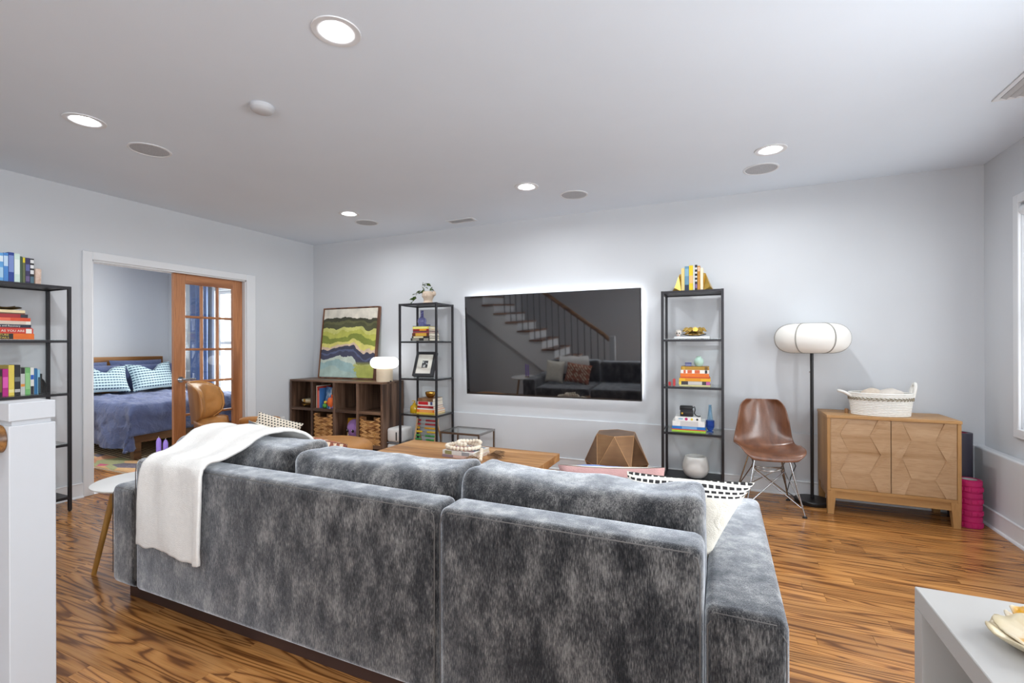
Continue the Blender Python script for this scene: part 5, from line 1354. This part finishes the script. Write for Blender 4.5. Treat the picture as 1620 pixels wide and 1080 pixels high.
pillow('dusty rose pillow with cream back behind the right sofa cushion', (-0.42, 2.06, 0.48), (0.25, -0.06, 0.05), 0.45, 0.3, 0.13, [M_ROSE, M_CREAM], seed=5)
pillow('blue pillow lying at the front of the sofa seat', (-0.5, 2.36, 0.5), (0.85, 0, 0.1), 0.36, 0.32, 0.12, cloth('periwinkle_cloth', (110, 140, 200), 0.9, 0.06), seed=6)
def kilim_mat():
    m = NT('kilim'); v = m.coord('Object', (1, 1, 1), (0, 0.785, 0))
    ck = m.n('TexChecker', Vector=v, Scale=16).outputs[1]; wv = m.n('TexWave', Vector=v, Scale=9, Distortion=2).outputs[1]
    c = m.mix(ck, lin((176, 104, 74)), lin((228, 204, 176))); c = m.mix(m.ramp(wv, [(0.45, (0, 0, 0, 1)), (0.55, (1, 1, 1, 1))]), c, lin((146, 84, 66)))
    m.col(c); m.set(Roughness=0.9); m.bump(m.noise(v, 260, 2), 0.3, 0.004)
    return m.mat
pillow('terracotta kilim patterned pillow on the sofa seat', (-2.1, 2.02, 0.47), (0.28, 0.12, 0.1), 0.42, 0.32, 0.13, kilim_mat(), seed=7)
pillow('grey pillow behind the white throw on the sofa seat', (-2.48, 2.0, 0.47), (0.2, 0.1, -0.1), 0.3, 0.36, 0.13, [cloth('slate_cloth', (98, 98, 104), 0.9, 0.08), M_CREAM], seed=9)

# ------------------------------------------------------------------ round side table and candles
t = thing('side_table', 'white round side table with splayed wooden legs left of the sofa', 'table', (-3.12, 1.655, 0), 0)
part('tabletop', MB().lathe([(0.0, 0.48), (0.225, 0.48), (0.243, 0.49), (0.245, 0.497), (0.24, 0.5), (0.0, 0.5)], 56), M_WHITE, t, 40)
M_BAMBOO = wood('bamboo_leg', (170, 124, 58), (196, 150, 78), (212, 168, 96), 2, 1.5, 0.35, 5)
for a in (radians(242), radians(2), radians(122)):
    part('leg', MB().cyl((0.13 * cos(a), 0.13 * sin(a), 0.48), (0.225 * cos(a), 0.225 * sin(a), 0), 0.017, 0.012, n=16), M_BAMBOO, t, 40)
M_CANDLE = plain((160, 130, 220), 0.45, var=0.03, Subsurface__Weight=0.1)
for cx_, cy_, h_, lb in ((-3.078, 1.71, 0.235, 'taller purple taper candle on the side table'), (-3.032, 1.722, 0.225, 'shorter purple taper candle on the side table')):
    t = thing('taper_candle', lb, 'candle', (cx_, cy_, 0.5), 0, 'purple taper candles')
    part('holder', MB().lathe([(0.0, 0.0), (0.02, 0.0), (0.021, 0.006), (0.015, 0.012), (0.015, 0.022), (0.0, 0.022)], 20), M_BRASS, t, 40)
    part('wax', MB().lathe([(0.0, 0.02), (0.0125, 0.02), (0.0128, h_ - 0.02), (0.007, h_ - 0.003), (0.0, h_)], 18), M_CANDLE, t, 40)
    part('wick', MB().cyl((0, 0, h_ - 0.002), (0, 0, h_ + 0.008), 0.0012, n=6), M_WHITE, t)

# ------------------------------------------------------------------ tan lounge chair and ottoman
t = thing('lounge_chair', 'tan leather lounge chair with curved headrest near the doorway', 'armchair', (-4.28, 3.07, 0), 2.2)
def curved(R, phm, yb, z0, z1, off, tilt, squash=0.35, n=22, m=14):
    def fn(a, b):
        s = 2 * a - 1; q = 2 * b - 1; ph = s * phm
        zz = (z0 + z1) / 2 + q * (z1 - z0) / 2 * (1 - squash + squash * max(0, 1 - abs(s) ** 2.6) ** 0.5)
        r = R - off
        return (r * sin(ph), yb - off - R * (1 - cos(ph)) * 1.0 + tilt * (zz - z0) , zz)
    return fn, n, m
def pad(name, R, phm, yb, z0, z1, th, tilt, mt, squash=0.35):
    mb = MB(); n, m = 26, 16
    for side in (0, 1):
        def fn(a, b):
            s = 2 * a - 1; q = 2 * b - 1
            k = max(0, (1 - s ** 4) * (1 - q ** 4)) ** 0.5
            off = 0.0 if side == 0 else th * k * (1 + 0.12 * nz(s * 4, q * 4, 2))
            ph = s * phm; zz = (z0 + z1) / 2 + q * (z1 - z0) / 2 * (1 - squash + squash * max(0, 1 - abs(s) ** 2.6) ** 0.5)
            return ((R - off) * sin(ph), yb - off * cos(ph) - R * (1 - cos(ph)) + tilt * (zz - z0), zz)
        mb.grid(fn, n, m)
    return part(name, mb, mt, t, 70)
def shellpiece(name, R, phm, yb, z0, z1, tilt, squash=0.35):
    mb = MB()
    def fn(a, b):
        s = 2 * a - 1; q = 2 * b - 1; ph = s * phm * 1.03; zz = (z0 + z1) / 2 + q * (z1 - z0) / 2 * 1.03 * (1 - squash + squash * max(0, 1 - abs(s) ** 2.6) ** 0.5)
        return ((R + 0.006) * sin(ph), yb + 0.006 - R * (1 - cos(ph)) + tilt * (zz - z0), zz)
    mb.grid(fn, 26, 16); o = part(name, mb, M_LEATHER_SHELL, t, 70); solidify(o, 0.012, 0)
shellpiece('headrest_shell', 0.26, 1.25, 0.36, 0.56, 0.945, 0.1, 0.75); pad('headrest_cushion', 0.25, 1.2, 0.35, 0.57, 0.94, 0.09, 0.1, M_LEATHER, 0.75)
def edge(R, phm, yb, z0, z1, tilt, squash, n=30):
    out = []
    for k in range(n):
        a = 2 * pi * k / n; s = sgnpow(cos(a), 0.7); q = sgnpow(sin(a), 0.7)
        m_ = max(abs(s), abs(q)); s, q = s / m_, q / m_
        ph = s * phm; zz = (z0 + z1) / 2 + q * (z1 - z0) / 2 * (1 - squash + squash * max(0, 1 - abs(s) ** 2.6) ** 0.5)
        out.append((R * sin(ph), yb - R * (1 - cos(ph)) + tilt * (zz - z0), zz))
    return out
part('headrest_piping', MB().tube(edge(0.256, 1.23, 0.356, 0.562, 0.945, 0.1, 0.75), 0.007, 8, True), plain((196, 140, 74), 0.5), t, 60)
shellpiece('back_shell', 0.36, 0.95, 0.3, 0.32, 0.6, 0.14, 0.2); pad('back_cushion', 0.35, 0.92, 0.29, 0.33, 0.595, 0.1, 0.14, M_LEATHER, 0.2)
mb = MB(); superq(mb, (0, -0.05, 0.36), (0.31, 0.3, 0.07), 0.5, 40, 20, 0.006, 8); part('seat_cushion', mb, M_LEATHER, t, 80)
mb = MB(); superq(mb, (0, -0.04, 0.29), (0.32, 0.31, 0.03), 0.5, 40, 12); part('seat_shell', mb, M_LEATHER_SHELL, t, 80)
for sx in (-1, 1):
    mb = MB(); superq(mb, (sx * 0.36, -0.1, 0.505), (0.05, 0.2, 0.045), 0.6, 28, 16); part('armrest', mb, M_LEATHER, t, 80)
    part('arm_support', MB().box(sx * 0.36 - 0.02, sx * 0.36 + 0.02, -0.18, 0.06, 0.28, 0.47, 0.008, 2), M_LEATHER_SHELL, t, 40)
part('column', MB().cyl((0, 0, 0.05), (0, 0, 0.27), 0.03, n=18), M_BLACKMETAL, t, 40)
for k in range(5):
    a = 2 * pi * k / 5
    part('base_arm', MB().tube([(0, 0, 0.06), (0.3 * cos(a), 0.3 * sin(a), 0.02)], [0.02, 0.014], 8), M_BLACKMETAL, t, 60)
M_DOT = dash_mat('black_dot_cloth', (232, 222, 204), (40, 38, 40), 36, 40, 0.5, 0.5, 0.04)
pillow('cream pillow with black dots on the tan lounge chair', (-3.93, 3.17, 0.37), (-0.35, 0.34, 0.75), 0.42, 0.24, 0.12, M_DOT, seed=12)
t = thing('ottoman', 'tan leather ottoman beside the coffee table', 'ottoman', (-3.15, 3.14, 0), 0.25)
mb = MB(); superq(mb, (0, 0, 0.36), (0.33, 0.27, 0.085), 0.55, 48, 22, 0.006, 6, f=lambda p: Vector((p.x, p.y, p.z + (0.02 * (1 - (p.x / 0.33) ** 2) if p.z > 0 else 0)))); part('cushion', mb, M_LEATHER, t, 80)
mb = MB(); superq(mb, (0, 0, 0.275), (0.335, 0.275, 0.03), 0.55, 48, 10); part('shell', mb, M_LEATHER_SHELL, t, 80)
part('column', MB().cyl((0, 0, 0.04), (0, 0, 0.26), 0.03, n=18), M_BLACKMETAL, t, 40)
for k in range(4):
    a = pi / 4 + pi / 2 * k
    part('base_arm', MB().tube([(0, 0, 0.05), (0.26 * cos(a), 0.26 * sin(a), 0.015)], [0.018, 0.013], 8), M_BLACKMETAL, t, 60)

# ------------------------------------------------------------------ bedroom
M_BEDWOOD = wood('bed_walnut', (60, 40, 24), (92, 62, 36), (112, 78, 46), 1, 1.0, 0.5, 8)
M_HEADB = wood('headboard_teak', (112, 70, 26), (146, 96, 42), (164, 112, 54), 1, 0.8, 0.45, 9)
BX0, BX1, BYa, BYb = BX + 0.03, -5.99, 3.06, 4.52
t = thing('bed', 'wooden platform bed seen through the doorway', 'bed', ((BX0 + BX1) / 2, (BYa + BYb) / 2, 0), world=True)
part('headboard', MB().box(BX0, BX0 + 0.045, BYa - 0.12, BYb + 0.02, 0.3, 1.132, 0.004, 1), M_HEADB, t)
part('foot_rail', MB().box(BX1 - 0.04, BX1, BYa, BYb, 0.2, 0.36, 0.003, 1), M_BEDWOOD, t)
for y in (BYa, BYb - 0.03): part('side_rail', MB().box(BX0 + 0.045, BX1 - 0.04, y, y + 0.03, 0.2, 0.36, 0.003, 1), M_BEDWOOD, t)
for x in (BX0 + 0.1, BX1 - 0.085):
    for y in (BYa + 0.02, BYb - 0.095): part('leg', MB().box(x, x + 0.075, y, y + 0.075, 0.017, 0.2, 0.003, 1), M_BEDWOOD, t)
part('mattress', MB().box(BX0 + 0.05, BX1 - 0.03, BYa + 0.035, BYb - 0.035, 0.31, 0.565, 0.05, 4), plain((224, 222, 218), 0.9), t, 40)
def duvet(a, b):
    s = 0.25 + a * 2.2      # metres from head
    q = -0.5 + b * 2.0      # metres across, edge of mattress at 0 and 1.46
    L = BX1 - BX0 - 0.0
    ox = max(0, s - (L + 0.01)); oy = max(0, -q); oy2 = max(0, q - (BYb - BYa))
    x = BX0 + min(s, L + 0.01); y = BYa + min(max(q, 0), BYb - BYa)
    drop = sqrt(ox * ox + (oy + oy2) ** 2) if ox and (oy or oy2) else ox + oy + oy2
    x += min(0.04, ox * 0.5) + (0.03 * sin(q * 9 + 1) * ox / 0.3 if ox else 0)
    y += -min(0.04, oy * 0.5) + min(0.04, oy2 * 0.5) - (0.03 * sin(s * 8) * oy / 0.3 if oy else 0)
    if ox and oy: x += 0.1 * min(ox, oy) * 2; y -= 0.1 * min(ox, oy) * 2
    r = 0.05
    z = 0.625 - (drop if drop > r else drop * drop / (2 * r) if drop else 0)
    wv = 0.02 * nz(s * 4, q * 4, 1) + 0.014 * nz(s * 11, q * 11, 4) + 0.009 * nz(s * 25, q * 22, 9)
    z += wv * 1.4 if drop == 0 else 0
    if drop: x += wv * (1 if ox else 0); y -= wv * (1.0 if oy else 0)
    return (x, y, max(z, 0.14))
o = solo('duvet', MB().grid(duvet, 84, 84), M_DENIM, 'rumpled indigo linen duvet hanging over the bed', 'duvet', smooth=80); solidify(o, 0.025, 0)
def waffle_mat():
    m = NT('waffle_stripe'); v = m.coord('Object'); sp = m.n('SeparateXYZ', i0=v)
    za = m.math('FRACT', m.math('MULTIPLY', sp.outputs[2], 27)); xa = m.math('FRACT', m.math('MULTIPLY', sp.outputs[0], 30))
    k = m.math('MULTIPLY', m.math('LESS_THAN', za, 0.42), m.math('LESS_THAN', xa, 0.78))
    m.col(m.mix(k, lin((176, 198, 204)), lin((44, 70, 94)))); m.set(Roughness=0.9); m.bump(m.noise(v, 200, 2), 0.3, 0.004)
    return m.mat
M_WAFFLE = waffle_mat()
RB = pi / 2   # pillow front (-y) faces +x
pillow('blue bed pillow against the headboard, left one', (BX0 + 0.27, 3.42, 0.665), (-0.3, 0, RB), 0.66, 0.42, 0.17, M_DENIM, 'blue bed pillows', 21, 0.04, 'bed_pillow')
pillow('blue bed pillow against the headboard, right one', (BX0 + 0.27, 4.12, 0.665), (-0.3, 0, RB), 0.68, 0.44, 0.17, M_DENIM, 'blue bed pillows', 22, 0.04, 'bed_pillow')
pillow('blue bed pillow just behind the left waffle cushion', (BX0 + 0.48, 3.46, 0.665), (-0.32, 0.0, RB), 0.68, 0.38, 0.17, M_DENIM, 'blue bed pillows', 23, 0.04, 'bed_pillow')
pillow('blue bed pillow just behind the right waffle cushion', (BX0 + 0.48, 4.17, 0.665), (-0.32, 0.0, RB), 0.68, 0.38, 0.17, M_DENIM, 'blue bed pillows', 24, 0.04, 'bed_pillow')
pillow('pale blue waffle striped cushion on the bed, left one', (BX0 + 0.7, 3.48, 0.67), (-0.4, 0.03, RB), 0.58, 0.39, 0.16, M_WAFFLE, 'waffle striped cushions', 25, 0.1, chop=0.3)
pillow('pale blue waffle striped cushion on the bed, right one', (BX0 + 0.72, 4.07, 0.67), (-0.4, -0.05, RB), 0.58, 0.41, 0.16, M_WAFFLE, 'waffle striped cushions', 26, 0.1, chop=0.3)
# rug
def rug_mat():
    m = NT('patchwork_rug'); v = m.coord('Object'); sp = m.n('SeparateXYZ', i0=v)
    cell = m.n('TexVoronoi', Vector=m.coord('Object', (3.0, 6.5, 1)), Scale=1.0, Randomness=0.8)
    hs = m.n('SeparateColor', i0=cell.outputs[1]).outputs[0]
    rr_ = m.n('ValToRGB', Fac=hs); rr_.color_ramp.interpolation = 'CONSTANT'; e = rr_.color_ramp.elements
    st = [(0, (206, 160, 106)), (0.2, (196, 128, 92)), (0.36, (150, 160, 110)), (0.48, (222, 184, 130)), (0.6, (196, 40, 110)), (0.66, (90, 50, 44)), (0.78, (214, 150, 110)), (0.9, (60, 66, 100))]
    e[0].color = lin(st[0][1]); e[1].position = st[1][0]; e[1].color = lin(st[1][1])
    for p_, c_ in st[2:]:
        q = e.new(p_); q.color = lin(c_)
    stripe = m.math('LESS_THAN', m.math('FRACT', m.math('MULTIPLY', m.math('ADD', sp.outputs[1], m.math('MULTIPLY', sp.outputs[0], 0.12)), 24)), 0.55)
    c2 = m.mix(stripe, lin((226, 208, 170)), lin((52, 40, 32)))
    far = m.math('GREATER_THAN', sp.outputs[1], 0.34)
    c = m.mix(far, rr_.outputs[0], c2)
    c = m.mix(0.25, c, m.ramp(m.noise(v, 120, 2), [(0.3, (0.1, 0.06, 0.04, 1)), (0.7, (0.8, 0.6, 0.4, 1))]))
    m.col(c); m.set(Roughness=0.95); m.bump(m.noise(v, 200, 2), 0.4, 0.004)
    return m.mat
def rugf(u, v): return (-7.45 + 2.3 * u, 2.76 + 1.75 * v, 0.004 + 0.004 * nz(u * 9, v * 7))
t = thing('patchwork_rug', 'colourful patchwork woven rug under the bed', 'rug', (-6.3, 2.76, 0), world=True)
o = part('weave', MB().grid(rugf, 40, 30), rug_mat(), t, 60); solidify(o, 0.006, 1)
mb = MB(); rr = random.Random(6)
for k in range(150):
    x = -7.45 + 2.3 * k / 149; mb.tube([(x, 2.762, 0.006), (x + rr.uniform(-0.008, 0.008), 2.735, 0.004)], 0.0022, 4)
part('fringe', mb, plain((214, 200, 174), 0.9), t)
# curtains beside the bedroom window
def curtain(x0, x1, c, lb, seed):
    def fn(u, v):
        return (x0 + (x1 - x0) * u, YT - 0.1 + 0.03 * sin(u * 22 + seed) * (0.6 + 0.4 * v) + 0.004 * nz(u * 5, v * 5, seed), 0.03 + 2.27 * v)
    t = thing('curtain', lb, 'curtain', ((x0 + x1) / 2, YT - 0.1, 0), world=True)
    o = part('drape', MB().grid(fn, 60, 12), cloth('drape_%d' % seed, c, 0.9, 0.1), t, 80); solidify(o, 0.004, 0)
    part('heading', MB().box(x0, x1, YT - 0.11, YT - 0.09, 2.29, 2.31), cloth('heading_%d' % seed, c, 0.9, 0.1), t)
curtain(-7.45, -7.0, (92, 112, 156), 'blue curtain left of the bedroom window behind the glass door', 1)
curtain(-5.78, -5.4, (92, 112, 156), 'blue curtain right of the bedroom window', 2)
t = thing('curtain_rod', 'dark curtain rod above the bedroom window', 'curtain rod', (-6.4, YT - 0.1, 2.33)); part('rod', MB().cyl((-1.15, 0, 0), (1.1, 0, 0), 0.011, n=12), M_BLACKMETAL, t, 40)
for xx in (-1.0, 1.0): part('bracket', MB().box(xx - 0.01, xx + 0.01, 0, 0.1, -0.012, 0.012), M_BLACKMETAL, t)

# ------------------------------------------------------------------ newel post, stairs and rail (left of the camera, seen again in the television)
NX, NY, NW, NH = -1.752, 0.605, 0.098, 1.128
t = thing('newel_post', 'square white newel post in the left foreground', 'newel post', (NX - NW / 2, NY + NW / 2, 0)); hw = NW / 2
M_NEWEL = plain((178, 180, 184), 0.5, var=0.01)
part('shaft', MB().box(-hw, hw, -hw, hw, 0, NH - 0.062, 0.002, 1), M_NEWEL, t)
part('neck', MB().box(-hw + 0.008, hw - 0.008, -hw + 0.008, hw - 0.008, NH - 0.062, NH - 0.05), M_NEWEL, t)
part('cap', MB().box(-hw, hw, -hw, hw, NH - 0.05, NH, 0.002, 1), M_NEWEL, t)
RUN, RISE, SXS, SYN, SYF = 0.25, 0.18, -1.9, 0.69, -0.3
M_TREAD = wood('stained_tread', (84, 50, 28), (124, 78, 44), (146, 96, 58), 1, 1.0, 0.35, 9)
t = thing('staircase', 'white staircase with wooden treads climbing beside the shelf unit', 'staircase', (SXS, 0.2, 0), world=True)
NS = 12
for i in range(NS):
    x1 = SXS - i * RUN; z = (i + 1) * RISE
    part('tread', MB().box(x1 - RUN - 0.01, x1 + 0.025, SYF, SYN + 0.025, z - 0.032, z, 0.006, 2), M_TREAD, t)
    part('riser', MB().box(x1 - 0.014, x1, SYF, SYN - 0.004, z - RISE, z - 0.032), M_TRIM, t)
pl = [(SXS, 0.0), (SXS, RISE - 0.033)]
poly = []
for i in range(NS):
    x1 = SXS - i * RUN - 0.015; poly += [(x1, (i + 1) * RISE - 0.033), (x1 - RUN, (i + 1) * RISE - 0.033)]
xe = SXS - NS * RUN - 0.015
poly += [(xe, NS * RISE - 0.42), (SXS - 0.6, 0.02), (SXS - 0.015, 0.02)]
Mst = Matrix(((1, 0, 0, 0), (0, 0, 1, 0), (0, 1, 0, 0), (0, 0, 0, 1)))
part('stringer', MB().prism(poly, SYN - 0.03, SYN - 0.004, M=Mst), M_TRIM, t)
part('under_stair_panel', MB().prism([(SXS - 0.62, 0.0), (xe, NS * RISE - 0.42), (XL + 0.002, NS * RISE - 0.42), (XL + 0.002, 0.0)], SYN - 0.1, SYN - 0.05, M=Mst), M_WALL, t)
M_RAILWOOD = wood('rail_wood', (80, 50, 22), (122, 82, 42), (146, 104, 58), 0, 2.0, 0.35, 8)
def railprof(x, y, z): return (x, y, z)
ry = 0.585
rp = [(NX - 0.045, 0.604, 1.03), (NX - 0.045, 0.57, 1.03), (NX - 0.07, 0.525, 1.035), (NX - 0.14, 0.51, 1.06)] + [(SXS - d, 0.56, 1.1 + d * RISE / RUN) for d in (0.1, 0.8, 1.6, 2.4, 2.95)]
part('handrail', MB().tube([tuple(p) for p in rp], 0.038, 16), M_RAILWOOD, t, 60)
for i in range(NS):
    for q in (0.07, 0.19):
        d = i * RUN + q; z0 = (i + 1) * RISE
        zt = 1.08 + d * RISE / RUN
        if zt < H - 0.05: part('baluster', MB().cyl((SXS - d, 0.57, z0), (SXS - d, 0.57, zt), 0.008, n=8), M_BLACKMETAL, t, 60)

# ------------------------------------------------------------------ white cube unit in the right foreground
KX, KY = 0.372, 1.252
t = thing('white_cube_unit', 'white open cube shelf unit in the right foreground', 'shelf', (KX, KY, 0))
kd, kl, kh, kt = 0.39, 1.12, 0.77, 0.04
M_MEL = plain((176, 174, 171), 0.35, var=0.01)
part('top_panel', MB().box(0, kd, -kl, 0, kh - kt, kh, 0.0015, 1), M_MEL, t)
part('bottom_panel', MB().box(0, kd, -kl, 0, 0, kt, 0.0015, 1), M_MEL, t)
for y in (-kt, -kl): part('side_panel', MB().box(0, kd, y, y + kt, kt, kh - kt), M_MEL, t)
for q in (1, 2): part('divider', MB().box(0.002, kd - 0.004, -kt - (kl - 2 * kt) * q / 3 - 0.008, -kt - (kl - 2 * kt) * q / 3 + 0.008, kt, kh - kt), M_MEL, t)
for q in range(3):
    yb = -kt - (kl - 2 * kt) * q / 3
    part('shelf', MB().box(0.002, kd - 0.004, yb - (kl - 2 * kt) / 3 + 0.008, yb - (0.008 if q else 0), kh / 2 - 0.008, kh / 2 + 0.008), M_MEL, t)
part('back_panel', MB().box(kd - 0.004, kd, -kl + kt, -kt, kt, kh - kt), plain((206, 204, 190), 0.6), t)
part('cable_grommet', MB().cyl((0.1, -kt - 0.001, 0.6), (0.1, -kt - 0.004, 0.6), 0.012, n=18), plain((110, 108, 100), 0.5), t)
def shellf(L, W, seed):
    def fn(u, v):
        a = 2 * pi * u; r = v
        x = L * r * cos(a) * (1 + 0.1 * sin(3 * a + seed)); y = W * r * sin(a) * (1 + 0.08 * cos(5 * a + seed))
        return (x, y, 0.004 + 0.022 * r ** 2 + 0.004 * sin(7 * a + seed) * r)
    return fn
def oyster_mat():
    m = NT('gilded_oyster'); v = m.coord('Object'); n = m.noise(v, 30, 3)
    ln = m.n('VectorMath', _operation='LENGTH', i0=m.coord('Object', (1, 1.6, 0))).outputs[1]
    k = m.math('ADD', ln, m.math('MULTIPLY', n, 0.02))
    m.col(m.ramp(k, [(0.0, lin((222, 176, 60))), (0.05, lin((214, 160, 50))), (0.056, lin((226, 214, 190))), (0.09, lin((206, 192, 160))), (0.11, lin((150, 130, 96)))])); m.set(Roughness=0.3)
    return m.mat
M_OY = oyster_mat()
for lb, loc, rz, L, W, sd in (('larger gilded oyster shell on the white cube unit', (0.488, 1.035, kh), -0.9, 0.095, 0.05, 1), ('smaller gilded oyster shell behind on the white cube unit', (0.512, 1.112, kh), -0.75, 0.05, 0.03, 3)):
    t = thing('oyster_shell', lb, 'shell', loc, rz, 'gilded oyster shells')
    o = part('lower_valve', MB().grid(shellf(L, W, sd), 40, 10, cu=True), M_OY, t, 70); solidify(o, 0.003, 1)
    o = part('upper_valve', MB().grid(shellf(L * 0.85, W * 0.7, sd + 2), 36, 8, M=T(0.0, W * 0.4, 0.012, rx=0.5), cu=True), M_OY, t, 70); solidify(o, 0.003, 1)

# clean-up: base empties without children would be odd
for o in list(COL.objects):
    if o.type == 'EMPTY' and not o.children and 'label' in o: bpy.data.objects.remove(o)
